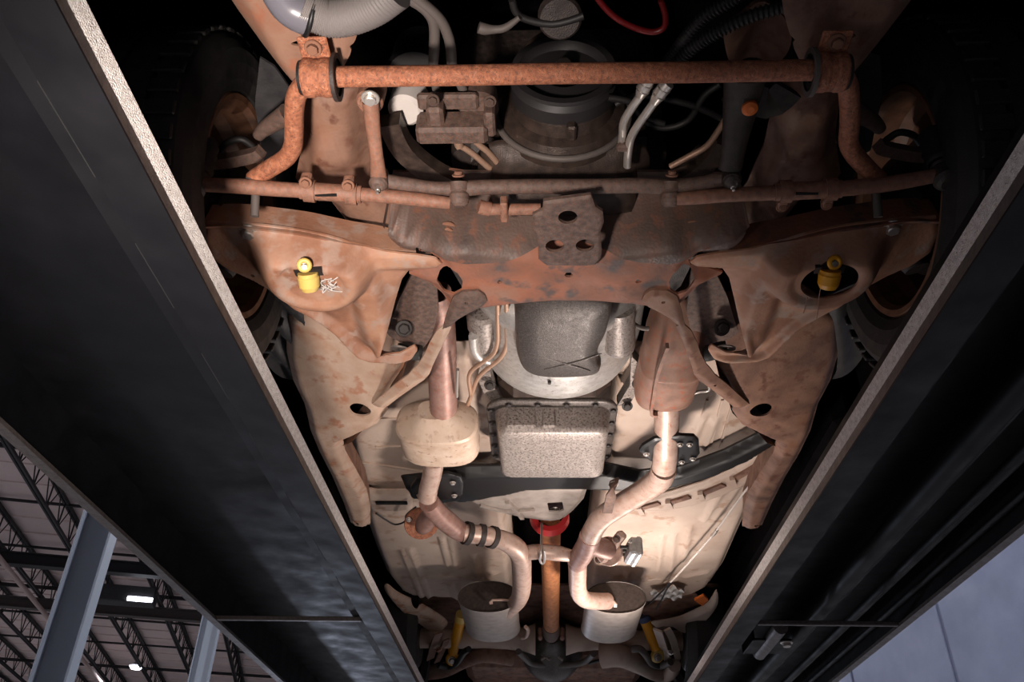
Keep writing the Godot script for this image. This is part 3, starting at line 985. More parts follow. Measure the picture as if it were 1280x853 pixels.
func crossmember():
	var t := thing_part("crossmember", car)
	var m := MB.new()
	var ol := PackedVector2Array([Vector2(-0.265, -1.035), Vector2(-0.255, -1.076), Vector2(-0.240, -1.099), Vector2(-0.217, -1.106), Vector2(-0.192, -1.110), Vector2(-0.172, -1.132), Vector2(-0.206, -1.149), Vector2(-0.241, -1.165), Vector2(-0.225, -1.176), Vector2(-0.200, -1.195), Vector2(-0.182, -1.223), Vector2(-0.169, -1.258), Vector2(-0.145, -1.281), Vector2(-0.106, -1.271), Vector2(-0.053, -1.259), Vector2(0.022, -1.249), Vector2(0.096, -1.250), Vector2(0.171, -1.260), Vector2(0.227, -1.275), Vector2(0.252, -1.275), Vector2(0.270, -1.241), Vector2(0.286, -1.205), Vector2(0.311, -1.183), Vector2(0.328, -1.171), Vector2(0.293, -1.156), Vector2(0.255, -1.138), Vector2(0.275, -1.114), Vector2(0.301, -1.110), Vector2(0.326, -1.109), Vector2(0.340, -1.086), Vector2(0.348, -1.042)])
	var zb := Vector2(-0.049, -1.112).y
	var zf := Vector2(-0.048, -1.054).y
	var b0 := Vector2(-0.157, -1.069)
	var b1 := Vector2(0.258, -1.069)
	var mid := Vector2(0.043, -1.120)
	var H := func(p, _d):
		var d: float = minf(MB.inside(p, ol), 0.0)
		var k: float = (absf(p.x - mid.x) / 0.2)
		var edge: float = zb + 0.03 * k * k
		var y: float = 0.935 + 0.12 * smoothstep(edge - 0.01, zf, p.y)
		y += 0.016 * smoothstep(-0.022, 0.0, d)
		y += 0.022 * smoothstep(0.042, 0.012, (p - b0).length()) + 0.022 * smoothstep(0.042, 0.012, (p - b1).length())
		return y
	var split := PackedVector2Array([Vector2(-0.211, -1.077), Vector2(-0.192, -1.094), Vector2(-0.169, -1.111), Vector2(-0.133, -1.124), Vector2(-0.084, -1.122), Vector2(-0.035, -1.110), Vector2(0.007, -1.100), Vector2(0.061, -1.098), Vector2(0.116, -1.105), Vector2(0.173, -1.122), Vector2(0.222, -1.129), Vector2(0.252, -1.117), Vector2(0.273, -1.102), Vector2(0.294, -1.082)])
	var low := PackedVector2Array()
	for i in ol.size():
		if i > 3 and i < ol.size() - 5:
			low.append(ol[i])
	var cut_line := Array(split)
	cut_line.reverse()
	low.append_array(PackedVector2Array(cut_line))
	var front := PackedVector2Array()
	for i in range(ol.size() - 5, ol.size()):
		front.append(ol[i])
	for i in 4:
		front.append(ol[i])
	front.append_array(split)
	m.sheet(low, H, 0.005, 0.007, [
			PackedVector2Array([Vector2(-0.185, -1.167), Vector2(-0.176, -1.145), Vector2(-0.159, -1.136), Vector2(-0.145, -1.148), Vector2(-0.138, -1.172), Vector2(-0.143, -1.198), Vector2(-0.157, -1.209), Vector2(-0.174, -1.200)]), PackedVector2Array([Vector2(0.228, -1.175), Vector2(0.233, -1.151), Vector2(0.247, -1.140), Vector2(0.264, -1.149), Vector2(0.274, -1.171), Vector2(0.264, -1.203), Vector2(0.248, -1.212), Vector2(0.234, -1.200)]),
			[Vector2(-0.072, -1.174), 0.0055], [Vector2(0.050, -1.155), 0.0075], [Vector2(0.174, -1.174), 0.006], [Vector2(-0.057, -1.244), 0.003]])
	var fm := MB.new()
	fm.sheet(front, H, 0.005, 0.008)
	part("front_face", fm, "dark_face", t)  # darker, greyer brown than the lower face
	part("beam", m, "rust_red", t)
	var bw := MB.new()      # the beam's rear and front walls
	bw.sheet(PackedVector2Array([Vector2(-0.253, -1.105), Vector2(0.344, -1.112), Vector2(0.309, -1.206), Vector2(0.283, -1.353), Vector2(0.241, -1.406), Vector2(0.024, -1.383), Vector2(-0.143, -1.404), Vector2(-0.181, -1.273)]), func(p, d): return 1.06, 0.006, 0.02)
	part("top_plate", bw, "iron_dark", t)
	for p in [Vector3(-0.160, 2.285, -1.090), Vector3(0.263, 2.285, -1.090)]:
		bolt(t, p, Vector3(0, -1, 0.2), 0.011, "rusty_bolt")
	var k := MB.new()
	k.sheet(PackedVector2Array([Vector2(0.005, -0.955), Vector2(0.079, -0.942), Vector2(0.087, -0.969), Vector2(0.099, -0.980), Vector2(0.102, -1.004), Vector2(0.098, -1.025), Vector2(0.103, -1.078), Vector2(0.102, -1.093), Vector2(0.094, -1.110), Vector2(0.075, -1.112), Vector2(0.011, -1.111), Vector2(-0.003, -1.094), Vector2(-0.004, -1.041), Vector2(-0.011, -1.024), Vector2(-0.012, -0.986), Vector2(0.004, -0.975)]), func(p, d): return 0.917 + 0.004 * smoothstep(-0.004, 0.0, d), 0.006, 0.003, [[Vector2(0.044, -0.988), 0.0152], [Vector2(0.024, -1.057), 0.0152], [Vector2(0.074, -1.056), 0.0152]])
	part("jack_plate", k, "iron", t)
	var g := MB.new()
	g.rod(Vector3(-0.098, 2.265, -1.019), Vector3(0.001, 2.265, -1.020), 0.010)
	g.rod(Vector3(-0.101, 2.265, -1.012), Vector3(-0.083, 2.265, -1.019), 0.012)
	g.box(Vector3(-0.059, 2.260, -1.014), Vector3(0.012, 0.02, 0.045), 0.002)
	part("hose_fitting", g, "tie_rod", t)


func bush(parent: Node, p: Vector3, axis: Vector3, r: float, l: float):
	var m := MB.new()
	m.lathe([Vector2(0, 0), Vector2(r, 0), Vector2(r * 1.08, l * 0.15), Vector2(r * 1.08, l * 0.85), Vector2(r, l), Vector2(0, l)], p - axis.normalized() * l / 2, axis, 22)
	part("bush", m, "rubber", parent)


func joint(parent: Node, p: Vector3, r: float, m := "iron"):      # a ball joint: cup, boot and grease nipple
	var c := MB.new()
	c.lathe([Vector2(0, -1.1), Vector2(0.55, -1.1), Vector2(0.8, -0.9), Vector2(1.0, -0.6), Vector2(1.0, 0.3), Vector2(0.85, 0.6), Vector2(0.95, 0.8), Vector2(0.7, 1.5), Vector2(0.0, 1.5)].map(func(q): return q * r), p, Vector3(0.05, 1, -0.1), 20)
	part("joint_cup", c, m, parent)
	var n := MB.new()
	n.lathe([Vector2(0, 0), Vector2(0.004, 0), Vector2(0.004, 0.006), Vector2(0.0025, 0.007), Vector2(0.0025, 0.012), Vector2(0, 0.013)], p - Vector3(0, r * 1.08, 0), Vector3.DOWN, 8)
	part("grease_nipple", n, "steel", parent)


func steering():
	# pitman arm left, idler arm right, the link between them
	var t := thing_part("pitman_arm", car)
	var a := MB.new()
	a.tube([Vector3(-0.255, 2.310, -0.833), Vector3(-0.257, 2.300, -0.874), Vector3(-0.257, 2.285, -0.917), Vector3(-0.260, 2.280, -0.963)], [0.013, 0.0115, 0.011, 0.014], 4, 14, 1.0, 0.75)
	part("arm", a, "tie_rod", t)
	var e := MB.new()
	e.lathe([Vector2(0, -0.016), Vector2(0.013, -0.016), Vector2(0.014, -0.013), Vector2(0.018, -0.013), Vector2(0.021, -0.008), Vector2(0.021, 0.03), Vector2(0, 0.03)], Vector3(-0.259, 2.330, -0.842), Vector3(0.05, 1, -0.05), 24)
	part("eye", e, "tie_rod", t)
	bolt(t, Vector3(-0.253, 2.305, -0.821), Vector3.DOWN, 0.0095, "bright_steel", "nut")
	joint(t, Vector3(-0.260, 2.280, -0.966), 0.0155)
	var i := thing_part("idler_arm", car)
	var im := MB.new()
	im.tube([Vector3(0.304, 2.330, -0.810), Vector3(0.305, 2.320, -0.868), Vector3(0.303, 2.300, -0.914), Vector3(0.301, 2.285, -0.953)], [0.032, 0.026, 0.02, 0.019], 4, 16, 1.0, 0.6)
	im.strap([Vector3(0.293, 2.350, -0.847), Vector3(0.354, 2.350, -0.875), Vector3(0.378, 2.350, -0.848)], 0.05, 0.012, Vector3(0, -1, 0.2))
	part("arm", im, "iron_dark", i)
	var ib := MB.new()
	ib.lathe([Vector2(0, 0), Vector2(0.006, 0), Vector2(0.012, 0.003), Vector2(0.012, 0.012)], Vector3(0.314, 2.300, -0.848), Vector3(0, 1, -0.1), 18)
	part("bush_cap", ib, "orange_bush", i, "bright orange rusty bush cap")
	joint(i, Vector3(0.305, 2.280, -0.966), 0.0155, "iron_dark")
	var c := thing_part("centre_link", car)
	var cm := MB.new()
	cm.tube([Vector3(-0.254, 2.285, -0.971), Vector3(-0.216, 2.285, -0.981), Vector3(-0.171, 2.285, -0.989), Vector3(-0.131, 2.285, -0.991), Vector3(-0.092, 2.285, -0.988), Vector3(-0.020, 2.285, -0.987), Vector3(0.085, 2.285, -0.988), Vector3(0.162, 2.285, -0.987), Vector3(0.212, 2.285, -0.991), Vector3(0.252, 2.285, -0.985), Vector3(0.304, 2.285, -0.971)], [0.0115, 0.012, 0.011, 0.013, 0.0125, 0.0125, 0.0125, 0.0125, 0.013, 0.012, 0.012], 3, 14)
	part("rod", cm, "iron", c)
	for p in [Vector3(-0.132, 2.275, -0.994), Vector3(0.212, 2.275, -0.998)]:
		var jm := MB.new()
		jm.lathe([Vector2(0, -1.2), Vector2(0.6, -1.2), Vector2(0.9, -0.9), Vector2(1.0, -0.5), Vector2(1.0, 0.0), Vector2(0.85, 0.25), Vector2(1.0, 0.4), Vector2(1.0, 1.2), Vector2(0.0, 1.4)].map(func(q): return q * 0.0165), p, Vector3(0, 0.8, 0.6), 20)
		part("joint_cup", jm, "iron", c)
		bolt(c, p + Vector3(0, 0.014, 0.03), Vector3(0, 0.5, 0.9), 0.007, "tie_rod", "castle_nut")
	for s in [-1, 1]:
		var q := thing_part("tie_rod", car)
		var rm := MB.new()
		var pts: Array
		if s < 0:
			pts = [Vector3(-0.148, 2.265, -1.004), Vector3(-0.190, 2.265, -0.996), Vector3(-0.254, 2.265, -0.986), Vector3(-0.331, 2.265, -0.978), Vector3(-0.376, 2.265, -0.973), Vector3(-0.433, 2.265, -0.967), Vector3(-0.483, 2.265, -0.961), Vector3(-0.545, 2.265, -0.957)]
		else:
			pts = [Vector3(0.221, 2.265, -0.998), Vector3(0.252, 2.265, -0.995), Vector3(0.302, 2.265, -0.990), Vector3(0.371, 2.265, -0.986), Vector3(0.415, 2.265, -0.983), Vector3(0.477, 2.265, -0.978), Vector3(0.549, 2.265, -0.968), Vector3(0.619, 2.265, -0.950)]
		rm.tube(pts, [0.010, 0.0115, 0.0115, 0.012, 0.012, 0.0125, 0.0125, 0.011], 3, 14)
		part("rod", rm, "tie_rod", q)
		var sl := MB.new()
		var s0: Vector3 = Vector3(-0.388, 2.265, -0.971) if s < 0 else Vector3(0.375, 2.265, -0.984)
		var s1: Vector3 = Vector3(-0.290, 2.265, -0.982) if s < 0 else Vector3(0.479, 2.265, -0.978)
		sl.rod(s0, s1, 0.0145, 16)
		part("sleeve", sl, "tie_rod", q)
		var gap := MB.new()
		gap.box(s0.lerp(s1, 0.45) + Vector3(0, -0.0125, 0.006), Vector3(0.035, 0.003, 0.004), 0.0)
		part("sleeve_slot", gap, "void", q)
		for f in [0.16, 0.84]:
			var p := s0.lerp(s1, f)
			var cl := MB.new()
			cl.lathe([Vector2(0.0145, -0.009), Vector2(0.0185, -0.009), Vector2(0.0185, 0.009), Vector2(0.0145, 0.009)], p, s1 - s0, 20)
			var up := 1.0 if s < 0 else -1.0
			cl.box(p + Vector3(0, 0.004 * up, 0.022 * up), Vector3(0.017, 0.016, 0.02), 0.003)
			part("clamp", cl, "tie_rod", q)
			bolt(q, p + Vector3(0, -0.008, 0.026 * up), Vector3(0.1, -1, 0.4), 0.007, "rusty_bolt")
		joint(q, pts[-1] + Vector3(-0.012 if s < 0 else 0.012, 0.0, 0), 0.021, "iron_dark")
		var boot := MB.new()
		var pr := []
		for k in 9:
			pr.append(Vector2(0.024 if k % 2 else 0.019, 0.008 * k))
		boot.lathe(pr, pts[-1] + Vector3(-0.012 if s < 0 else 0.012, 0.025, 0), Vector3(0, 1, 0.1), 18, false)
		part("rubber_boot", boot, "rubber", q)


func control_arm(s: int):
	var t := thing_part("lower_control_arm", car)
	var m := MB.new()
	var ol: PackedVector2Array = flip(PackedVector2Array([Vector2(-0.562, -1.040), Vector2(-0.467, -1.051), Vector2(-0.409, -1.064), Vector2(-0.364, -1.079), Vector2(-0.325, -1.092), Vector2(-0.271, -1.103), Vector2(-0.216, -1.109), Vector2(-0.182, -1.118), Vector2(-0.172, -1.136), Vector2(-0.184, -1.151), Vector2(-0.214, -1.160), Vector2(-0.237, -1.171), Vector2(-0.253, -1.196), Vector2(-0.269, -1.244), Vector2(-0.291, -1.310), Vector2(-0.317, -1.381), Vector2(-0.325, -1.407), Vector2(-0.313, -1.418), Vector2(-0.287, -1.421), Vector2(-0.256, -1.410), Vector2(-0.252, -1.427), Vector2(-0.269, -1.457), Vector2(-0.293, -1.460), Vector2(-0.354, -1.454), Vector2(-0.376, -1.439), Vector2(-0.390, -1.403), Vector2(-0.406, -1.355), Vector2(-0.423, -1.323), Vector2(-0.445, -1.293), Vector2(-0.488, -1.238), Vector2(-0.528, -1.196), Vector2(-0.566, -1.170), Vector2(-0.587, -1.132), Vector2(-0.581, -1.079)]), s)
	var bc: Vector2 = flip(Vector2(-0.395, -1.132), s)
	var r0: Vector2 = flip(Vector2(-0.318, -1.156), s)
	var r1: Vector2 = flip(Vector2(-0.319, -1.378), s)
	var f0: Vector2 = flip(Vector2(-0.330, -1.129), s)
	var f1: Vector2 = flip(Vector2(-0.189, -1.121), s)
	var g0: Vector2 = flip(Vector2(-0.507, -1.045), s)
	var gm: Vector2 = flip(Vector2(-0.396, -1.068), s)
	var g1: Vector2 = flip(Vector2(-0.216, -1.112), s)
	var lo0: Vector2 = flip(Vector2(-0.432, -1.295), s)
	var lo1: Vector2 = flip(Vector2(-0.338, -1.431), s)
	var holes := [[flip(Vector2(-0.521, -1.173), s), 0.005], [flip(Vector2(-0.497, -1.176), s), 0.005], [flip(Vector2(-0.355, -1.135), s), 0.004]]
	if s > 0:
		holes = [[flip(Vector2(-0.403, -1.134), s), 0.047]]
	m.sheet(ol, func(p, d):
		var r: float = (p - bc).length()
		var wall: float = smoothstep(0.002, 0.024, minf(seg_d(p, g0, gm), seg_d(p, gm, g1)))
		var y: float = 0.958 - (0.055 * smoothstep(0.118, 0.070, r) + 0.010 * smoothstep(0.17, 0.11, r)) * wall
		y = minf(y, 0.958 - 0.028 * smoothstep(0.05, 0.012, seg_d(p, r0, r1)))
		y = minf(y, 0.958 - 0.018 * smoothstep(0.05, 0.012, seg_d(p, f0, f1)))
		y += 0.007 * smoothstep(0.060, 0.052, r)
		y -= 0.016 * smoothstep(-0.02, -0.002, d) * smoothstep(0.10, 0.04, seg_d(p, lo0, lo1))
		return y + 0.004 * smoothstep(-0.006, 0.0, d), 0.004, 0.005, holes)
	part("pressing", m, "rust_arm", t)
	# the upright front flange
	var f := MB.new()
	var path: Array = flip([Vector3(-0.573, 2.257, -1.047), Vector3(-0.521, 2.257, -1.045), Vector3(-0.468, 2.257, -1.054), Vector3(-0.410, 2.257, -1.066), Vector3(-0.365, 2.257, -1.081), Vector3(-0.325, 2.257, -1.094), Vector3(-0.271, 2.257, -1.105), Vector3(-0.216, 2.257, -1.112)], s)
	path = MB.curve(path, 4)
	var rows := [[], [], [], []]
	for i in path.size():
		var v: Vector3 = path[i]
		var hh := 0.062 - 0.02 * smoothstep(0.75, 1.0, float(i) / path.size())
		rows[0].append(v + Vector3(0, -0.002, -0.004))
		rows[1].append(v + Vector3(0, -0.004, 0.003))
		rows[2].append(v + Vector3(0, 0.008, 0.0))
		rows[3].append(v + Vector3(0, hh, -0.012))
	f.grid([PackedVector3Array(rows[0]), PackedVector3Array(rows[1])])
	f.grid([PackedVector3Array(rows[1]), PackedVector3Array(rows[2])], false, 2)
	f.grid([PackedVector3Array(rows[2]), PackedVector3Array(rows[3])], false, 3)
	part("front_flange", f, "rust_arm" if s < 0 else "rust_red", t)
	bolt(t, flip(Vector3(-0.497, 2.258, -1.062), s), Vector3.DOWN, 0.0115, "bright_steel")
	# shock absorber end that hangs through the spring pocket
	var c: Vector3 = flip(Vector3(-0.394, 2.184, -1.104), s)
	var key := "pale_yellow" if s < 0 else "yellow_paint"
	var b := MB.new()
	b.lathe([Vector2(0, -0.020), Vector2(0.013, -0.020), Vector2(0.0175, -0.012), Vector2(0.0185, 0.004), Vector2(0.017, 0.006), Vector2(0.017, 0.012), Vector2(0.0, 0.012)], c + Vector3(0, 0.006, -0.004), Vector3(0.04 * s, 0.55, 0.85), 22)
	part("bush_shell", b, key, t, "yellow painted shock absorber end")
	var u := MB.new()
	u.ring(c + Vector3(0.002 * s, 0.014, 0.024), Vector3(0.1, -0.75, 0.65), 0.0085, 0.0045, 20, 8)
	part("eye", u, key, t)
	bolt(t, c + Vector3(0.002 * s, 0.014, 0.02), Vector3(0.1, -0.75, 0.65), 0.0065, "steel")
	var bar := MB.new()
	bar.strap([c + Vector3(-0.024, 0.018, 0.002), c + Vector3(0.024, 0.018, 0.004)], 0.016, 0.007, Vector3(0, -1, 0), 0)
	part("cross_bar", bar, "dark_bolt", t)
	if s < 0:      # frayed cord packed into the pocket
		var rng := RandomNumberGenerator.new()
		rng.seed = 5
		var w := MB.new()
		for i in 16:
			var o := Vector3(-0.373, 2.199, -1.134) + Vector3(rng.randf_range(-0.012, 0.014), 0, rng.randf_range(-0.012, 0.012))
			w.tube([o, o + Vector3(rng.randf_range(-0.01, 0.01), -0.006, rng.randf_range(-0.01, 0.01)), o + Vector3(rng.randf_range(-0.018, 0.018), 0.001, rng.randf_range(-0.018, 0.018))], 0.0012, 4, 5)
		part("frayed_cord", w, "white_tag", t, "", "stuff")
	else:
		var w := MB.new()
		for q in [[Vector3(0.460, 2.190, -1.164), Vector3(0.463, 2.190, -1.187), Vector3(0.465, 2.190, -1.210)], [Vector3(0.473, 2.190, -1.120), Vector3(0.479, 2.190, -1.160), Vector3(0.490, 2.190, -1.211), Vector3(0.492, 2.190, -1.225)]]:
			w.tube(q, 0.0008, 4, 5)
		part("hanging_thread", w, "tie_rod", t)
		var sp := MB.new()      # the coil spring's last turns inside the pocket
		var pts := []
		for i in 40:
			var an := TAU * i / 16.0
			pts.append(Vector3(bc.x + 0.036 * cos(an), Y0 + 0.95 + 0.0016 * i, bc.y - 0.012 + 0.036 * sin(an)))
		sp.tube(pts, 0.007, 0, 8)
		part("coil_spring", sp, "iron_dark", t)
	# rear pivot bush
	bush(t, flip(Vector3(-0.274, 2.275, -1.457), s), Vector3(0.9, 0.1, 0.3 * s), 0.016, 0.05)
	var wsh := MB.new()
	wsh.lathe([Vector2(0.008, 0), Vector2(0.019, 0), Vector2(0.019, 0.003), Vector2(0.008, 0.003)], flip(Vector3(-0.289, 2.260, -1.426), s), Vector3(0.1, 1, 0.3), 20)
	part("washer", wsh, "steel", t)


func sway_bar():
	var t := thing_part("sway_bar", car)
	var m := MB.new()
	m.tube([Vector3(-0.316, 2.285, -0.767), Vector3(-0.291, 2.285, -0.766), Vector3(-0.130, 2.285, -0.766), Vector3(0.029, 2.285, -0.765), Vector3(0.208, 2.285, -0.766), Vector3(0.364, 2.285, -0.765), Vector3(0.408, 2.285, -0.766)], 0.0148, 3, 18)
	m.tube([Vector3(-0.314, 2.285, -0.768), Vector3(-0.334, 2.285, -0.776), Vector3(-0.352, 2.285, -0.793), Vector3(-0.364, 2.285, -0.821), Vector3(-0.376, 2.285, -0.867), Vector3(-0.385, 2.285, -0.896), Vector3(-0.401, 2.285, -0.919), Vector3(-0.429, 2.285, -0.939), Vector3(-0.453, 2.285, -0.955), Vector3(-0.468, 2.285, -0.965)], [0.0148, 0.0148, 0.0148, 0.0146, 0.0146, 0.0146, 0.0146, 0.0146, 0.014, 0.013], 5, 18)
	m.tube([Vector3(0.404, 2.285, -0.766), Vector3(0.422, 2.285, -0.773), Vector3(0.437, 2.285, -0.791), Vector3(0.448, 2.285, -0.818), Vector3(0.462, 2.285, -0.863), Vector3(0.470, 2.285, -0.896), Vector3(0.483, 2.285, -0.919), Vector3(0.506, 2.285, -0.944), Vector3(0.530, 2.285, -0.967), Vector3(0.544, 2.285, -0.977)], [0.0148, 0.0148, 0.0148, 0.0146, 0.0146, 0.0146, 0.0146, 0.0146, 0.014, 0.013], 5, 18)
	part("bar", m, "rust_bar", t)
	for s in [-1, 1]:
		var b: MeshInstance3D
		var p: Vector3 = Vector3(-0.316, 2.285, -0.767) if s < 0 else Vector3(0.406, 2.285, -0.769)
		var g := MB.new()
		g.lathe([Vector2(0.014, -0.026), Vector2(0.024, -0.026), Vector2(0.0255, -0.02), Vector2(0.0255, 0.02), Vector2(0.024, 0.026), Vector2(0.014, 0.026)], p, Vector3(1, 0, 0), 24)
		part("bush", g, "rubber", t)
		var c := MB.new()
		c.lathe([Vector2(0.026, -0.021), Vector2(0.028, -0.018), Vector2(0.028, -0.008), Vector2(0.0265, -0.004), Vector2(0.0265, 0.004), Vector2(0.028, 0.008), Vector2(0.028, 0.018), Vector2(0.026, 0.021)], p, Vector3(1, 0, 0), 28)
		c.box(p + Vector3(0, 0.016, 0.038), Vector3(0.042, 0.006, 0.036), 0.002)
		c.box(p + Vector3(0, 0.02, -0.034), Vector3(0.042, 0.006, 0.03), 0.002)
		b = part("clamp", c, "rust_bar", t)
		bolt(b, p + Vector3(0, 0.01, 0.042), Vector3(0, -1, 0.1), 0.0085, "rusty_bolt")
		var fl := MB.new()
		fl.lathe([Vector2(0.026, -0.003), Vector2(0.034, -0.003), Vector2(0.034, 0.003), Vector2(0.026, 0.003)], p + Vector3(-s * 0.026, 0, 0), Vector3(1, 0, 0), 24)
		part("flange", fl, "iron_dark" if s < 0 else "hose_grey", t)
		# end link
		var e: Vector3 = Vector3(-0.465, 2.285, -0.965) if s < 0 else Vector3(0.541, 2.285, -0.977)
		var l := MB.new()
		l.rod(e + Vector3(0, 0.02, 0), e + Vector3(0, -0.05, -0.035), 0.007)
		l.lathe([Vector2(0, 0.0), Vector2(0.015, 0), Vector2(0.017, 0.006), Vector2(0.015, 0.012), Vector2(0, 0.012)], e + Vector3(0, -0.01, -0.006), Vector3(0, 1, 0.5), 18)
		part("end_link", l, "hose_grey", t)


func front_wheel(s: int):
	var t := thing_part("front_wheel", car)
	var c := Vector3(CX + s * 0.688, Y0 + 1.10, -1.15)
	var ax := Vector3(-s, 0, -0.03)
	var w := MB.new()
	w.lathe([Vector2(0.207, 0.070), Vector2(0.216, 0.086), Vector2(0.235, 0.096), Vector2(0.262, 0.100), Vector2(0.288, 0.097), Vector2(0.303, 0.088), Vector2(0.312, 0.078), Vector2(0.318, 0.06), Vector2(0.320, 0.035), Vector2(0.313, 0.033), Vector2(0.313, 0.027), Vector2(0.321, 0.025), Vector2(0.322, -0.02), Vector2(0.314, -0.022), Vector2(0.314, -0.03), Vector2(0.320, -0.032), Vector2(0.312, -0.078), Vector2(0.288, -0.097), Vector2(0.235, -0.096), Vector2(0.207, -0.07)], c, ax, 64)
	var ty := part("tyre", w, "rubber", t)
	for k in 48:      # tread blocks along the shoulder
		var a := TAU * k / 48
		var n := Vector3(0, cos(a), sin(a))
		var g := MB.new()
		g.box(Vector3.ZERO, Vector3(0.05, 0.008, 0.026), 0.002)
		var o := part("tread_block", g, "rubber", ty)
		o.transform = Transform3D(Basis(Vector3(1, 0, 0), n, Vector3(1, 0, 0).cross(n)), c + n * 0.3185 + Vector3(-s * 0.060, 0, 0))
	var r := MB.new()
	r.lathe([Vector2(0.212, 0.078), Vector2(0.209, 0.084), Vector2(0.198, 0.082), Vector2(0.190, 0.07), Vector2(0.186, 0.03), Vector2(0.172, 0.01), Vector2(0.166, -0.04), Vector2(0.10, -0.055), Vector2(0, -0.055)], c, ax, 56)
	part("rim", r, "rim_rust", t)
	var d := MB.new()
	d.lathe([Vector2(0, 0.05), Vector2(0.06, 0.05), Vector2(0.12, 0.035), Vector2(0.135, 0.02), Vector2(0.135, -0.04)], c, ax, 40)
	part("brake_drum", d, "iron_dark", t)
	var k := MB.new()      # knuckle with its steering arm
	k.tube([c + Vector3(-s * 0.03, 0.10, 0.0), c + Vector3(-s * 0.075, 0.02, 0.0), c + Vector3(-s * 0.07, -0.09, -0.02), c + Vector3(-s * 0.06, -0.135, -0.03)], [0.03, 0.04, 0.034, 0.022], 4, 14)
	k.tube([c + Vector3(-s * 0.06, -0.05, 0.0), c + Vector3(-s * 0.085, -0.07, 0.05), c + Vector3(-s * 0.10, -0.075, 0.09)], [0.026, 0.02, 0.018], 4, 12)
	part("steering_knuckle", k, "iron_dark", t)
	var h := MB.new()
	h.tube(flip([Vector3(-0.573, 2.400, -1.026), Vector3(-0.546, 2.400, -0.993), Vector3(-0.517, 2.400, -0.983), Vector3(-0.501, 2.400, -0.998), Vector3(-0.495, 2.400, -1.012)], s), 0.006, 4, 10)
	part("brake_hose", h, "hose_black", t)
	var u := MB.new()
	u.tube(flip([Vector3(-0.428, 2.420, -0.945), Vector3(-0.453, 2.420, -0.962), Vector3(-0.478, 2.420, -0.979), Vector3(-0.493, 2.420, -0.994)], s), [0.018, 0.016, 0.013, 0.01], 3, 14)
	u.strap(flip([Vector3(-0.569, 2.380, -1.017), Vector3(-0.536, 2.380, -1.012), Vector3(-0.494, 2.380, -1.001), Vector3(-0.480, 2.380, -0.994)], s), 0.02, 0.02, Vector3(0, -1, 0.2))
	part("upper_arm", u, "iron", t)


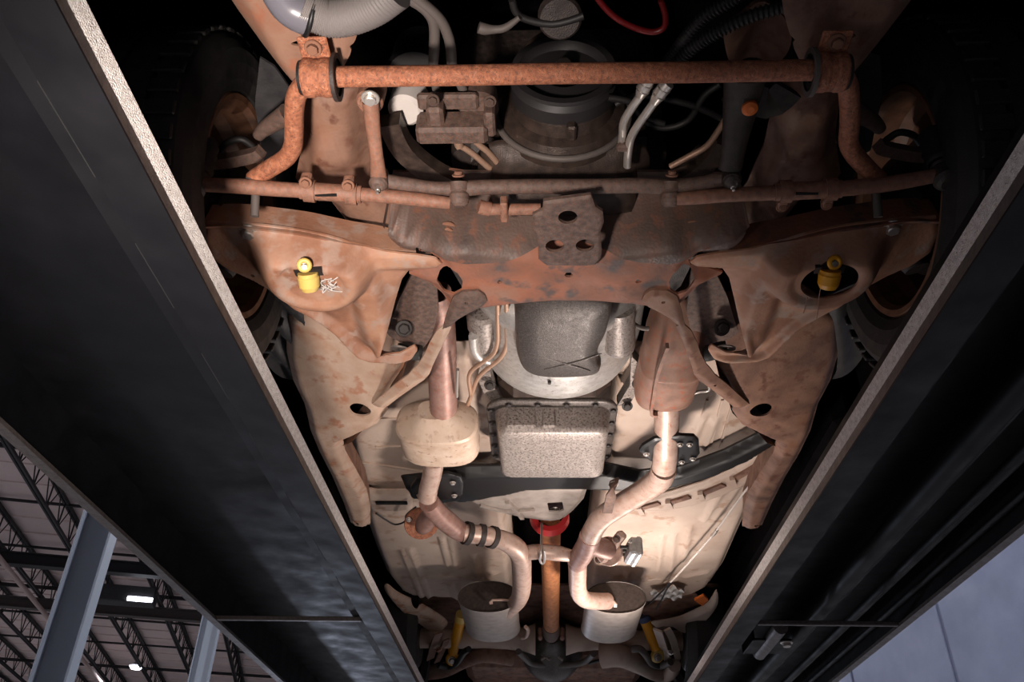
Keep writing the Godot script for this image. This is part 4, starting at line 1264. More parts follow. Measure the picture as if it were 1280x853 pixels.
func floor_pan():
	var m := MB.new()
	var tx := 0.036
	var ribs := []      # pressed beads: ends, half width, height
	for q in [[Vector2(-0.514, -3.000), Vector2(-0.507, -3.578)], [Vector2(-0.485, -2.983), Vector2(-0.476, -3.577)], [Vector2(-0.355, -2.870), Vector2(-0.357, -3.205)], [Vector2(-0.321, -2.870), Vector2(-0.332, -3.204)], [Vector2(-0.372, -3.377), Vector2(-0.357, -3.585)], [Vector2(-0.336, -3.376), Vector2(-0.316, -3.584)], [Vector2(-0.250, -3.053), Vector2(-0.254, -3.528)], [Vector2(0.428, -2.843), Vector2(0.451, -3.189)], [Vector2(0.466, -2.828), Vector2(0.500, -3.188)], [Vector2(0.340, -3.191), Vector2(0.347, -3.513)], [Vector2(0.371, -3.190), Vector2(0.384, -3.512)], [Vector2(0.513, -2.768), Vector2(0.537, -3.082)], [Vector2(-0.202, -3.239), Vector2(-0.177, -3.238)], [Vector2(0.282, -3.294), Vector2(0.398, -3.282)], [Vector2(0.562, -3.260), Vector2(0.646, -3.203)], [Vector2(0.573, -2.442), Vector2(0.551, -2.697)], [Vector2(0.438, -1.985), Vector2(0.422, -2.171)], [Vector2(0.472, -1.994), Vector2(0.469, -2.181)]]:
		ribs.append(q)
	var ol := PackedVector2Array([Vector2(-0.493, -1.673), Vector2(-0.523, -1.901), Vector2(-0.556, -2.176), Vector2(-0.580, -2.451), Vector2(-0.608, -2.748), Vector2(-0.619, -3.035), Vector2(-0.621, -3.304), Vector2(-0.601, -3.484), Vector2(-0.560, -3.558), Vector2(-0.398, -3.586), Vector2(-0.227, -3.604), Vector2(-0.152, -3.613), Vector2(-0.119, -3.657), Vector2(0.048, -3.663), Vector2(0.203, -3.648), Vector2(0.236, -3.613), Vector2(0.391, -3.632), Vector2(0.530, -3.595), Vector2(0.641, -3.516), Vector2(0.690, -3.412), Vector2(0.704, -3.183), Vector2(0.696, -2.824), Vector2(0.690, -2.532), Vector2(0.691, -2.338), Vector2(0.690, -2.170), Vector2(0.676, -1.985), Vector2(0.616, -1.677)])
	var d0 := Vector2(-0.356, -3.298)
	var d1 := Vector2(0.464, -3.309)
	m.sheet(ol, func(p, d):
		var y: float = 1.12 + 0.20 * smoothstep(0.175, 0.115, absf(p.x - tx))
		var best := 1.0
		for q in ribs:
			best = minf(best, seg_d(p, q[0], q[1]))
		y -= 0.012 * smoothstep(0.014, 0.003, best)
		y += 0.03 * smoothstep(-0.03, 0.0, d)
		for c in [d0, d1]:      # drain plug pressings
			var e: float = (Vector2((p.x - c.x) / 2.6, p.y - c.y)).length()
			y -= 0.006 * smoothstep(0.034, 0.028, e) - 0.008 * smoothstep(0.022, 0.018, e)
		return y, 0.003, 0.011, [PackedVector2Array([Vector2(tx - 0.125, -1.95), Vector2(tx + 0.125, -1.95), Vector2(tx + 0.125, -3.9), Vector2(tx - 0.125, -3.9)])])
	var pan := part("floor_pan", m, "floor_paint", car)
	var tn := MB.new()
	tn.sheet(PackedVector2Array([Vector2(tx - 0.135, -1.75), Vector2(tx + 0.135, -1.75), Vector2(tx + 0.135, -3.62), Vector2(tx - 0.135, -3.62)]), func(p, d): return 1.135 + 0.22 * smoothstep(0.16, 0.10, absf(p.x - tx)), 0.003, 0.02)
	part("tunnel", tn, "undercoat_shade", pan)  # dark colour stands for the shade deep in the tunnel
	for q in [d0, d1]:
		var g := MB.new()
		g.lathe([Vector2(0, 0.0), Vector2(0.016, 0.0), Vector2(0.018, 0.004), Vector2(0.018, 0.01)], Vector3.ZERO, Vector3.UP, 20)
		var o := part("drain_plug", g, "floor_paint", pan)
		o.transform = Transform3D(Basis().scaled(Vector3(2.2, 1, 1)), Vector3(q.x, Y0 + 1.115, q.y))
	# seams of the front floor plates
	for q in [[Vector3(-0.488, 2.417, -1.995), Vector3(-0.339, 2.417, -1.999)], [Vector3(-0.476, 2.417, -2.165), Vector3(-0.313, 2.417, -2.159)], [Vector3(-0.536, 2.417, -2.263), Vector3(-0.356, 2.417, -2.328)], [Vector3(0.432, 2.417, -1.896), Vector3(0.433, 2.417, -2.216)], [Vector3(0.471, 2.417, -1.896), Vector3(0.485, 2.417, -2.195)], [Vector3(0.500, 2.417, -1.916), Vector3(0.512, 2.417, -2.165)]]:
		var g := MB.new()
		g.strap(q, 0.006, 0.006, Vector3(0, -1, 0), 0)
		part("floor_seam", g, "floor_paint", pan)
	# pressed braces under the seats
	var b := MB.new()
	b.sheet(PackedVector2Array([Vector2(0.260, -2.599), Vector2(0.316, -2.509), Vector2(0.410, -2.447), Vector2(0.498, -2.375), Vector2(0.576, -2.275), Vector2(0.633, -2.112), Vector2(0.667, -2.141), Vector2(0.677, -2.258), Vector2(0.643, -2.374), Vector2(0.575, -2.469), Vector2(0.499, -2.545), Vector2(0.402, -2.591)]), func(p, d): return 1.10 + 0.01 * smoothstep(-0.015, 0.0, d), 0.004, 0.009)
	var br := part("seat_brace", b, "floor_paint", car)
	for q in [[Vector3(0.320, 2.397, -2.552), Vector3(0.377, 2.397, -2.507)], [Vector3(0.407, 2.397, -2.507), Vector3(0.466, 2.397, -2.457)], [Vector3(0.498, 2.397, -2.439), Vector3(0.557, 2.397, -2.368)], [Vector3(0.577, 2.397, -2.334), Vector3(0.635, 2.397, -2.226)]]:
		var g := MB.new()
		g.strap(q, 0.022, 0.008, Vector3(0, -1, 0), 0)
		part("slot", g, "brown_frame", br)  # brown strip stands for the shade inside a pressed slot
		var u := MB.new()
		u.strap([q[0] + Vector3(-0.006, -0.004, 0.018), q[0] + Vector3(0.010, -0.004, -0.03)], 0.016, 0.012, Vector3(0, -1, 0), 0)
		part("bead", u, "floor_paint", br)
	var c := MB.new()
	c.sheet(PackedVector2Array([Vector2(-0.561, -2.398), Vector2(-0.515, -2.421), Vector2(-0.399, -2.420), Vector2(-0.421, -2.570), Vector2(-0.484, -2.584), Vector2(-0.563, -2.585), Vector2(-0.560, -2.508)]), func(p, d): return 1.09 + 0.01 * smoothstep(-0.015, 0.0, d), 0.004, 0.009)
	var bl := part("seat_brace", c, "floor_paint", car)
	for q in [[Vector3(-0.527, 2.387, -2.494), Vector3(-0.426, 2.387, -2.493)]]:
		var g := MB.new()
		g.strap(q, 0.016, 0.006, Vector3(0, -1, 0), 0)
		part("slot", g, "void", bl)
	var sh := MB.new()
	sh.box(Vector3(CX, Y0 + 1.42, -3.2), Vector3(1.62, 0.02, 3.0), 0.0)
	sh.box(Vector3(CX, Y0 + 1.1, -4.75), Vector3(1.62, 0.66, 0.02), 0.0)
	part("upper_floor", sh, "undercoat_shade", car)


func gearbox():
	var t := thing_part("gearbox", car)
	var c := Vector3(CX - 0.004, Y0 + 1.19, 0)
	var m := MB.new()
	m.lathe([Vector2(0, 1.38), Vector2(0.19, 1.38), Vector2(0.208, 1.40), Vector2(0.208, 1.43), Vector2(0.200, 1.44), Vector2(0.2, 1.50), Vector2(0.2, 1.60), Vector2(0.196, 1.66), Vector2(0.186, 1.70), Vector2(0.168, 1.722), Vector2(0.12, 1.735), Vector2(0.0, 1.735)], c, Vector3(0, 0, -1), 64, false)
	part("bell_housing", m, "cast_alloy", t)
	for q in [PackedVector2Array([Vector2(-0.117, -1.620), Vector2(-0.140, -1.643), Vector2(-0.151, -1.700), Vector2(-0.137, -1.775), Vector2(-0.111, -1.830), Vector2(-0.087, -1.822), Vector2(-0.112, -1.744), Vector2(-0.119, -1.671)]), PackedVector2Array([Vector2(0.208, -1.604), Vector2(0.243, -1.665), Vector2(0.240, -1.744), Vector2(0.220, -1.829), Vector2(0.192, -1.829), Vector2(0.215, -1.730)])]:
		var f := MB.new()
		f.sheet(q, func(p, d): return 1.06, 0.03, 0.006)
		part("side_flange", f, "pan_grey", t)
	for p in [Vector3(-0.121, 2.345, -1.706), Vector3(0.229, 2.345, -1.699), Vector3(-0.103, 2.345, -1.813), Vector3(0.214, 2.345, -1.805)]:
		bolt(t, p, Vector3(0, -0.8, 0.6), 0.009, "dark_bolt")
	var h := MB.new()
	h.rod(Vector3(0.020, 2.290, -1.600) + Vector3(0, 0, -0.0), Vector3(0.020, 2.290, -1.600) + Vector3(0, -0.006, 0.0), 0.004)
	part("drain_stud", h, "dark_bolt", t)
	var g := MB.new()
	g.box(Vector3(CX - 0.01, Y0 + 1.15, -1.92), Vector3(0.28, 0.22, 0.42), 0.04)
	g.box(Vector3(CX - 0.01, Y0 + 1.16, -2.33), Vector3(0.15, 0.18, 0.5), 0.04)
	part("case", g, "oily_iron", t)
	# pan with its flange and bolts
	var pc := Vector3(0.028, Y0, -1.922)
	var fl := MB.new()
	var rows := []
	for q in [[0.318, 0.325, 1.042, 0.04], [0.322, 0.33, 1.038, 0.042], [0.322, 0.33, 1.032, 0.042], [0.316, 0.322, 1.030, 0.04], [0.27, 0.27, 1.030, 0.03]]:
		rows.append(rr(pc + Vector3(0.0, q[2], 0), q[0], q[1], q[3], 6))
	fl.grid(rows, true, 1, false)
	var pan := part("oil_pan_flange", fl, "pan_dark", t)
	var p := MB.new()
	rows = []
	for q in [[0.286, 0.275, 1.031, 0.03], [0.280, 0.27, 1.02, 0.03], [0.272, 0.267, 0.985, 0.028], [0.268, 0.264, 0.976, 0.027], [0.258, 0.255, 0.968, 0.024], [0.244, 0.242, 0.9645, 0.02], [0.15, 0.15, 0.9635, 0.01]]:
		rows.append(rr(pc + Vector3(0.002, q[2], 0), q[0], q[1], q[3], 7))
	p.grid(rows, true)
	p.cap(rows[-1], false, 1)
	part("oil_pan", p, "pan_grey", t)
	var st := MB.new()
	st.box(pc + Vector3(-0.075, 1.003, 0.132), Vector3(0.075, 0.055, 0.012), 0.005)
	st.box(pc + Vector3(-0.008, 1.003, 0.132), Vector3(0.036, 0.055, 0.012), 0.005)
	part("pan_step", st, "pan_grey", t)
	for k in 5:
		for s in [-1, 1]:
			bolt(t, pc + Vector3(s * 0.150, 1.031, 0.125 - 0.062 * k), Vector3.DOWN, 0.0075, "dark_bolt")
	for k in 4:
		for s in [-1, 1]:
			bolt(t, pc + Vector3(-0.105 + 0.07 * k, 1.031, s * 0.152), Vector3.DOWN, 0.0075, "dark_bolt")
	# starter motor
	var sm := MB.new()
	var s0 := Vector3(0.162, 2.350, -1.403)
	var s1 := Vector3(0.171, 2.328, -1.513)
	var ax := s1 - s0
	sm.lathe([Vector2(0, 0), Vector2(0.035, 0), Vector2(0.035, ax.length() * 0.98), Vector2(0.033, ax.length() + 0.006), Vector2(0.024, ax.length() + 0.012), Vector2(0.0, ax.length() + 0.013)], s0, ax, 28)
	part("starter_motor", sm, "pan_grey", t)
	# cooler lines on the left side
	var l := MB.new()
	l.tube([Vector3(-0.086, 2.330, -1.343), Vector3(-0.090, 2.330, -1.449), Vector3(-0.093, 2.330, -1.503), Vector3(-0.105, 2.330, -1.550), Vector3(-0.136, 2.330, -1.589), Vector3(-0.158, 2.330, -1.619), Vector3(-0.166, 2.330, -1.653), Vector3(-0.166, 2.330, -1.704), Vector3(-0.166, 2.330, -1.726)], 0.0052, 4, 10)
	l.tube([Vector3(-0.068, 2.330, -1.343), Vector3(-0.072, 2.330, -1.455), Vector3(-0.074, 2.330, -1.515), Vector3(-0.090, 2.330, -1.566), Vector3(-0.123, 2.330, -1.612), Vector3(-0.146, 2.330, -1.653), Vector3(-0.163, 2.330, -1.718), Vector3(-0.179, 2.330, -1.779)], 0.0052, 4, 10)
	part("cooler_line", l, "brake_line", t)
	var sl := MB.new()
	sl.lathe([Vector2(0, 0), Vector2(0.03, 0.0), Vector2(0.036, 0.01), Vector2(0.036, 0.05), Vector2(0.033, 0.055), Vector2(0.033, 0.11), Vector2(0.0, 0.115)], Vector3(-0.125, 2.380, -1.453), Vector3(0, -0.1, -1), 22)
	part("linkage_cover", sl, "pan_grey", t)
	var el := MB.new()
	el.tube([Vector3(-0.145, 2.340, -1.492), Vector3(-0.146, 2.340, -1.542), Vector3(-0.136, 2.340, -1.574), Vector3(-0.112, 2.340, -1.594)], 0.011, 5, 12)
	part("elbow_pipe", el, "cast_alloy", t)
	# crossmember under the gearbox
	var x := thing_part("gearbox_crossmember", car)
	var xm := MB.new()
	xm.sheet(PackedVector2Array([Vector2(-0.412, -2.253), Vector2(-0.315, -2.230), Vector2(-0.219, -2.187), Vector2(-0.081, -2.176), Vector2(0.190, -2.164), Vector2(0.284, -2.210), Vector2(0.394, -2.183), Vector2(0.500, -2.082), Vector2(0.591, -1.958), Vector2(0.611, -1.936), Vector2(0.629, -1.989), Vector2(0.577, -2.091), Vector2(0.487, -2.203), Vector2(0.394, -2.268), Vector2(0.316, -2.302), Vector2(0.198, -2.292), Vector2(0.057, -2.288), Vector2(-0.038, -2.294), Vector2(-0.135, -2.352), Vector2(-0.236, -2.383), Vector2(-0.318, -2.366), Vector2(-0.397, -2.355)]), func(p, d): return 1.035 + 0.03 * smoothstep(-0.014, 0.0, d), 0.006, 0.008)
	part("beam", xm, "black_plastic", x)
	var lf := MB.new()
	lf.sheet(PackedVector2Array([Vector2(-0.302, -2.188), Vector2(-0.235, -2.171), Vector2(-0.225, -2.192), Vector2(-0.232, -2.308), Vector2(-0.243, -2.332), Vector2(-0.308, -2.356), Vector2(-0.322, -2.309)]), func(p, d): return 1.02 + 0.008 * smoothstep(-0.01, 0.0, d), 0.005, 0.005)
	part("end_plate", lf, "black_plastic", x)
	var mp := MB.new()
	mp.sheet(PackedVector2Array([Vector2(-0.224, -2.360), Vector2(-0.152, -2.319), Vector2(-0.037, -2.284), Vector2(0.137, -2.260), Vector2(0.129, -2.351), Vector2(0.099, -2.442), Vector2(0.073, -2.499), Vector2(0.030, -2.519), Vector2(-0.065, -2.488), Vector2(-0.151, -2.438)]), func(p, d): return 1.03 + 0.012 * smoothstep(-0.02, 0.0, d), 0.005, 0.006, [PackedVector2Array([Vector2(0.019, -2.358), Vector2(0.065, -2.351), Vector2(0.071, -2.411), Vector2(0.054, -2.430), Vector2(0.025, -2.424)])])
	var mpn := part("mount_plate", mp, "silencer_skin", x)
	var rb := MB.new()
	rb.strap([Vector3(-0.100, 2.325, -2.342), Vector3(-0.075, 2.325, -2.401), Vector3(-0.057, 2.325, -2.463)], 0.012, 0.012, Vector3(0, -1, 0), 2)
	rb.strap([Vector3(-0.183, 2.325, -2.366), Vector3(-0.112, 2.325, -2.414), Vector3(-0.019, 2.325, -2.401)], 0.008, 0.008, Vector3(0, -1, 0), 2)
	part("bead", rb, "silencer_skin", mpn)
	bolt(x, Vector3(0.045, 2.350, -2.452), Vector3.DOWN, 0.01)
	var tab := MB.new()
	tab.strap([Vector3(0.195, 2.260, -2.045), Vector3(0.182, 2.205, -2.024), Vector3(0.179, 2.205, -2.133)], 0.026, 0.006, Vector3(0, -1, 0.3), 3)
	part("hanger_strap", tab, "iron", x)
	bolt(x, Vector3(0.192, 2.245, -2.043), Vector3(0, -1, 0.3), 0.009)


func oval(c: Vector3, w: float, h: float, n := 28, p := 2.6) -> PackedVector3Array:      # superellipse in the x-y plane
	var o := PackedVector3Array()
	for k in n:
		var a := TAU * k / n
		var x := cos(a)
		var y := sin(a)
		o.append(c + Vector3(w / 2 * signf(x) * pow(absf(x), 2.0 / p), h / 2 * signf(y) * pow(absf(y), 2.0 / p), 0))
	return o


func drum(c: Array, w: float, h: float, p := 2.6, hard := false) -> MB:      # lofted ovals: [x, h, z, scale]
	var m := MB.new()
	var rows := []
	for q in c:
		rows.append(oval(Vector3(q[0], q[1] + Y0, q[2]), w * q[3], h * q[3], 32, p))
	for i in rows.size() - 1:
		m.grid([rows[i], rows[i + 1]], true, i + 1 if hard else 1)
	m.cap(rows[0], false, 40)
	m.cap(rows[-1], true, 41)
	return m


func pipe_clamp(parent: Node, a: Vector3, b: Vector3, r: float, m := "iron_dark"):
	var k := MB.new()
	var mid := (a + b) / 2.0
	k.lathe([Vector2(r, -0.008), Vector2(r + 0.005, -0.008), Vector2(r + 0.005, 0.008), Vector2(r, 0.008)], mid, b - a, 24)
	part("band_clamp", k, m, parent)


func exhaust():
	var t := thing_part("exhaust_system", car)
	# left bank
	var a := MB.new()
	a.tube([Vector3(-0.223, 2.400, -1.414), Vector3(-0.221, 2.390, -1.472), Vector3(-0.222, 2.360, -1.552), Vector3(-0.228, 2.335, -1.647), Vector3(-0.232, 2.310, -1.733), Vector3(-0.236, 2.300, -1.781)], 0.0335, 5, 20)
	part("down_pipe", a, "exhaust_red", t)
	var co := MB.new()
	co.ring(Vector3(-0.235, 2.295, -1.769), Vector3(0, 0.2, 1), 0.0345, 0.005, 24, 8)
	part("weld_collar", co, "exhaust_pipe", t)
	part("catalytic_converter", drum([[-0.252, 1.0, -1.745, 0.42], [-0.252, 0.99, -1.782, 0.955], [-0.252, 0.99, -1.790, 1.0], [-0.252, 0.99, -1.80, 0.985], [-0.252, 0.99, -1.90, 0.985], [-0.252, 0.99, -1.912, 0.95], [-0.255, 0.985, -1.945, 0.5]], 0.200, 0.125, 2.9, true), "converter_skin", t)
	var b := MB.new()
	b.tube([Vector3(-0.279, 2.290, -1.991), Vector3(-0.295, 2.285, -2.077), Vector3(-0.309, 2.275, -2.132), Vector3(-0.317, 2.265, -2.174)], 0.0265, 5, 18)
	part("outlet_pipe", b, "exhaust_pipe", t)
	var fp := MB.new()
	fp.sheet(PackedVector2Array([Vector2(-0.366, -2.171), Vector2(-0.343, -2.118), Vector2(-0.314, -2.097), Vector2(-0.251, -2.082), Vector2(-0.220, -2.102), Vector2(-0.215, -2.143), Vector2(-0.223, -2.218), Vector2(-0.267, -2.252), Vector2(-0.334, -2.270), Vector2(-0.363, -2.242)]), func(p, d): return 0.99 + 0.004 * smoothstep(-0.005, 0.0, d), 0.008, 0.005, [[Vector2(-0.316, -2.176), 0.028]])
	var fl := part("flange_plate", fp, "black_plastic", t)
	for p in [Vector3(-0.242, 2.285, -2.122), Vector3(-0.245, 2.285, -2.207), Vector3(-0.345, 2.285, -2.208)]:
		bolt(fl, p, Vector3.DOWN, 0.006, "steel")
	var y := MB.new()
	y.tube([Vector3(-0.313, 2.255, -2.184), Vector3(-0.300, 2.255, -2.251), Vector3(-0.276, 2.255, -2.321), Vector3(-0.245, 2.255, -2.395), Vector3(-0.213, 2.255, -2.420)], [0.029, 0.031, 0.032, 0.030, 0.029], 5, 20)
	part("y_pipe", y, "exhaust_red", t)
	var yb := MB.new()
	yb.tube([Vector3(-0.300, 2.255, -2.251), Vector3(-0.326, 2.255, -2.298), Vector3(-0.343, 2.250, -2.334), Vector3(-0.351, 2.250, -2.359)], [0.028, 0.028, 0.027, 0.022], 4, 18)
	part("y_branch", yb, "exhaust_red", t)
	var gf := MB.new()
	gf.lathe([Vector2(0, 0), Vector2(0.05, 0), Vector2(0.052, 0.004), Vector2(0.052, 0.012), Vector2(0, 0.014)], Vector3(-0.360, 2.275, -2.396), Vector3(-0.15, 0.7, -0.6), 28)
	part("cutout_flange", gf, "rust_bar", t)
	for q in [Vector3(-0.390, 2.265, -2.335), Vector3(-0.333, 2.265, -2.447), Vector3(-0.392, 2.265, -2.448)]:
		bolt(t, q, Vector3(0.1, -0.8, 0.5), 0.006, "steel")
	var tp := MB.new()
	tp.tube([Vector3(-0.231, 2.250, -2.401), Vector3(-0.183, 2.250, -2.413), Vector3(-0.136, 2.250, -2.438), Vector3(-0.103, 2.250, -2.471), Vector3(-0.077, 2.250, -2.524), Vector3(-0.064, 2.250, -2.609), Vector3(-0.064, 2.250, -2.737), Vector3(-0.067, 2.250, -2.901), Vector3(-0.082, 2.260, -3.067), Vector3(-0.116, 2.265, -3.190), Vector3(-0.150, 2.270, -3.300)], [0.0285, 0.0285, 0.0285, 0.0305, 0.0325, 0.0325, 0.0325, 0.0325, 0.031, 0.03, 0.029], 5, 20)
	part("tail_pipe", tp, "exhaust_pipe", t)
	pipe_clamp(t, Vector3(-0.230, 2.250, -2.395), Vector3(-0.212, 2.250, -2.407), 0.030)
	pipe_clamp(t, Vector3(-0.188, 2.250, -2.413), Vector3(-0.171, 2.250, -2.420), 0.029)
	pipe_clamp(t, Vector3(-0.155, 2.250, -2.426), Vector3(-0.138, 2.250, -2.439), 0.029)
	# right bank
	var u := MB.new()
	u.tube([Vector3(0.317, 2.420, -1.531), Vector3(0.305, 2.380, -1.521), Vector3(0.294, 2.340, -1.509)], 0.032, 4, 18)
	part("down_pipe", u, "exhaust_red", t)
	part("resonator", drum([[0.300, 1.10, -1.40, 0.55], [0.300, 1.075, -1.44, 0.85], [0.298, 1.05, -1.50, 1.0], [0.294, 1.036, -1.574, 1.0], [0.294, 1.035, -1.577, 1.03], [0.293, 1.035, -1.583, 1.03], [0.293, 1.034, -1.586, 1.0], [0.288, 1.03, -1.69, 1.0], [0.287, 1.03, -1.705, 0.95], [0.285, 1.03, -1.725, 0.6]], 0.139, 0.122, 3.0), "resonator_skin", t)
	var sm := MB.new()
	sm.strap([Vector3(0.258, 2.265, -1.421), Vector3(0.250, 2.265, -1.524), Vector3(0.252, 2.265, -1.638), Vector3(0.255, 2.265, -1.696), Vector3(0.270, 2.265, -1.703)], 0.007, 0.014, Vector3(0, -1, 0), 3)
	part("seam", sm, "resonator_skin", t)
	var v := MB.new()
	v.tube([Vector3(0.303, 2.320, -1.750), Vector3(0.307, 2.285, -1.825), Vector3(0.309, 2.255, -1.877), Vector3(0.311, 2.245, -1.937)], 0.0305, 4, 20)
	part("outlet_pipe", v, "exhaust_pipe", t)
	var rf := MB.new()
	rf.sheet(PackedVector2Array([Vector2(0.244, -1.882), Vector2(0.250, -1.856), Vector2(0.275, -1.818), Vector2(0.334, -1.802), Vector2(0.369, -1.806), Vector2(0.384, -1.830), Vector2(0.396, -1.894), Vector2(0.389, -1.939), Vector2(0.351, -1.958), Vector2(0.306, -1.958), Vector2(0.276, -1.935)]), func(p, d): return 0.958 + 0.004 * smoothstep(-0.005, 0.0, d), 0.008, 0.005, [[Vector2(0.309, -1.877), 0.031]])
	var rfl := part("flange_plate", rf, "black_plastic", t)
	for p in [Vector3(0.338, 2.253, -1.831), Vector3(0.361, 2.253, -1.831), Vector3(0.355, 2.253, -1.926), Vector3(0.380, 2.253, -1.908), Vector3(0.262, 2.253, -1.882)]:
		bolt(rfl, p, Vector3.DOWN, 0.0055, "steel")
	var e := MB.new()
	e.tube([Vector3(0.312, 2.245, -1.946), Vector3(0.309, 2.245, -2.003), Vector3(0.288, 2.245, -2.057), Vector3(0.257, 2.245, -2.113), Vector3(0.213, 2.245, -2.188), Vector3(0.174, 2.245, -2.268), Vector3(0.155, 2.245, -2.352), Vector3(0.147, 2.245, -2.441)], [0.032, 0.033, 0.032, 0.031, 0.031, 0.031, 0.031, 0.030], 5, 20)
	part("elbow_pipe", e, "exhaust_pipe", t)
	var ry := MB.new()
	ry.tube([Vector3(0.148, 2.245, -2.402), Vector3(0.142, 2.245, -2.481), Vector3(0.128, 2.245, -2.563), Vector3(0.116, 2.245, -2.636)], [0.0325, 0.034, 0.034, 0.031], 4, 20)
	part("y_pipe", ry, "exhaust_red", t)
	var rb := MB.new()
	rb.tube([Vector3(0.144, 2.245, -2.467), Vector3(0.169, 2.245, -2.487), Vector3(0.195, 2.245, -2.507), Vector3(0.211, 2.245, -2.527)], [0.028, 0.03, 0.031, 0.028], 4, 18)
	part("y_branch", rb, "exhaust_red", t)
	var cf := MB.new()
	cf.lathe([Vector2(0, 0), Vector2(0.044, 0), Vector2(0.046, 0.003), Vector2(0.046, 0.012), Vector2(0, 0.014)], Vector3(0.211, 2.255, -2.561), Vector3(0.5, 0.45, -0.75), 28)
	cf.box(Vector3(0.222, 2.260, -2.532), Vector3(0.03, 0.03, 0.12), 0.006, toward(Vector3(0.5, 0.45, -0.75)))
	part("cutout_flange", cf, "exhaust_pipe", t)
	for q in [Vector3(0.183, 2.245, -2.605), Vector3(0.228, 2.245, -2.427), Vector3(0.239, 2.245, -2.604)]:
		bolt(t, q, Vector3(-0.4, -0.5, 0.75), 0.008, "iron")
	var mb := MB.new()
	mb.box(Vector3(0.283, 2.255, -2.552), Vector3(0.03, 0.055, 0.105), 0.007, Basis(Vector3(0, 1, 0), 0.12))
	mb.box(Vector3(0.297, 2.250, -2.546), Vector3(0.02, 0.06, 0.115), 0.006, Basis(Vector3(0, 1, 0), 0.12))
	part("cutout_motor", mb, "cast_alloy", t)
	var ms := MB.new()
	for q in [676, 684, 692]:
		ms.rod(Vector3(0.246, 2.255, -2.553) + Vector3(0, 0, (684 - q) * 0.004), Vector3(0.278, 2.255, -2.553) + Vector3(0, 0, (684 - q) * 0.004), 0.006, 8)
	part("stand_off", ms, "dark_bolt", t)
	for q in [Vector3(0.268, 2.235, -2.420), Vector3(0.288, 2.235, -2.590)]:
		bolt(t, q, Vector3(0.3, -0.9, 0.2), 0.005, "steel")
	var rt := MB.new()
	rt.tube([Vector3(0.117, 2.245, -2.606), Vector3(0.121, 2.245, -2.719), Vector3(0.125, 2.245, -2.839), Vector3(0.134, 2.245, -2.942), Vector3(0.160, 2.245, -3.013), Vector3(0.200, 2.255, -3.062), Vector3(0.247, 2.270, -3.109)], 0.0300, 5, 20)
	part("tail_pipe", rt, "exhaust_pipe", t)
	var xo := MB.new()
	xo.tube([Vector3(-0.053, 2.255, -2.579), Vector3(-0.003, 2.255, -2.564), Vector3(0.053, 2.255, -2.577), Vector3(0.118, 2.255, -2.612)], [0.024, 0.024, 0.025, 0.016], 3, 18)
	part("crossover_pipe", xo, "exhaust_pipe", t)
	var hk := MB.new()
	hk.tube([Vector3(0.003, 2.350, -2.568), Vector3(0.002, 2.280, -2.527), Vector3(-0.000, 2.230, -2.497), Vector3(-0.003, 2.225, -2.553), Vector3(0.005, 2.225, -2.589), Vector3(0.012, 2.225, -2.553), Vector3(0.010, 2.230, -2.483)], 0.004, 3, 8)
	part("hanger_loop", hk, "steel", t)
	# silencers
	for s in [-1, 1]:
		var x := -0.198 if s < 0 else 0.277
		var z0 := -3.11
		var body := MB.new()
		var rows := []
		for q in [[z0, 1.0], [z0 - 0.012, 1.02], [z0 - 0.02, 1.0], [z0 - 0.39, 1.0], [z0 - 0.40, 1.02], [z0 - 0.41, 1.0]]:
			rows.append(oval(Vector3(x, Y0 + 0.985, q[0]), 0.222 * q[1], 0.118 * q[1], 40, 2.2))
		body.grid(rows, true)
		body.cap(rows[-1], true, 41)
		var sil := part("silencer", body, "silencer_skin", t)
		var endp := MB.new()
		endp.cap(oval(Vector3(x, Y0 + 0.985, z0 - 0.006), 0.22, 0.116, 40, 2.2), false)
		part("end_plate", endp, "silencer_end", sil)
		var hb2 := MB.new()
		var hx := x + (0.06 if s < 0 else -0.05)
		hb2.strap([Vector3(hx - 0.045, Y0 + 0.955, z0 + 0.004), Vector3(hx - 0.04, Y0 + 0.965, z0 + 0.02), Vector3(hx + 0.04, Y0 + 0.962, z0 + 0.02), Vector3(hx + 0.045, Y0 + 0.948, z0 + 0.004)], 0.012, 0.004, Vector3(0, -1, 0.2), 2)
		part("hanger_bracket", hb2, "exhaust_pipe", sil)
	var hk2 := MB.new()
	hk2.tube([Vector3(-0.082, 2.270, -3.615), Vector3(-0.061, 2.270, -3.590), Vector3(-0.053, 2.270, -3.495), Vector3(-0.062, 2.270, -3.450)], 0.008, 3, 10)
	part("hanger_hook", hk2, "exhaust_pipe", t)


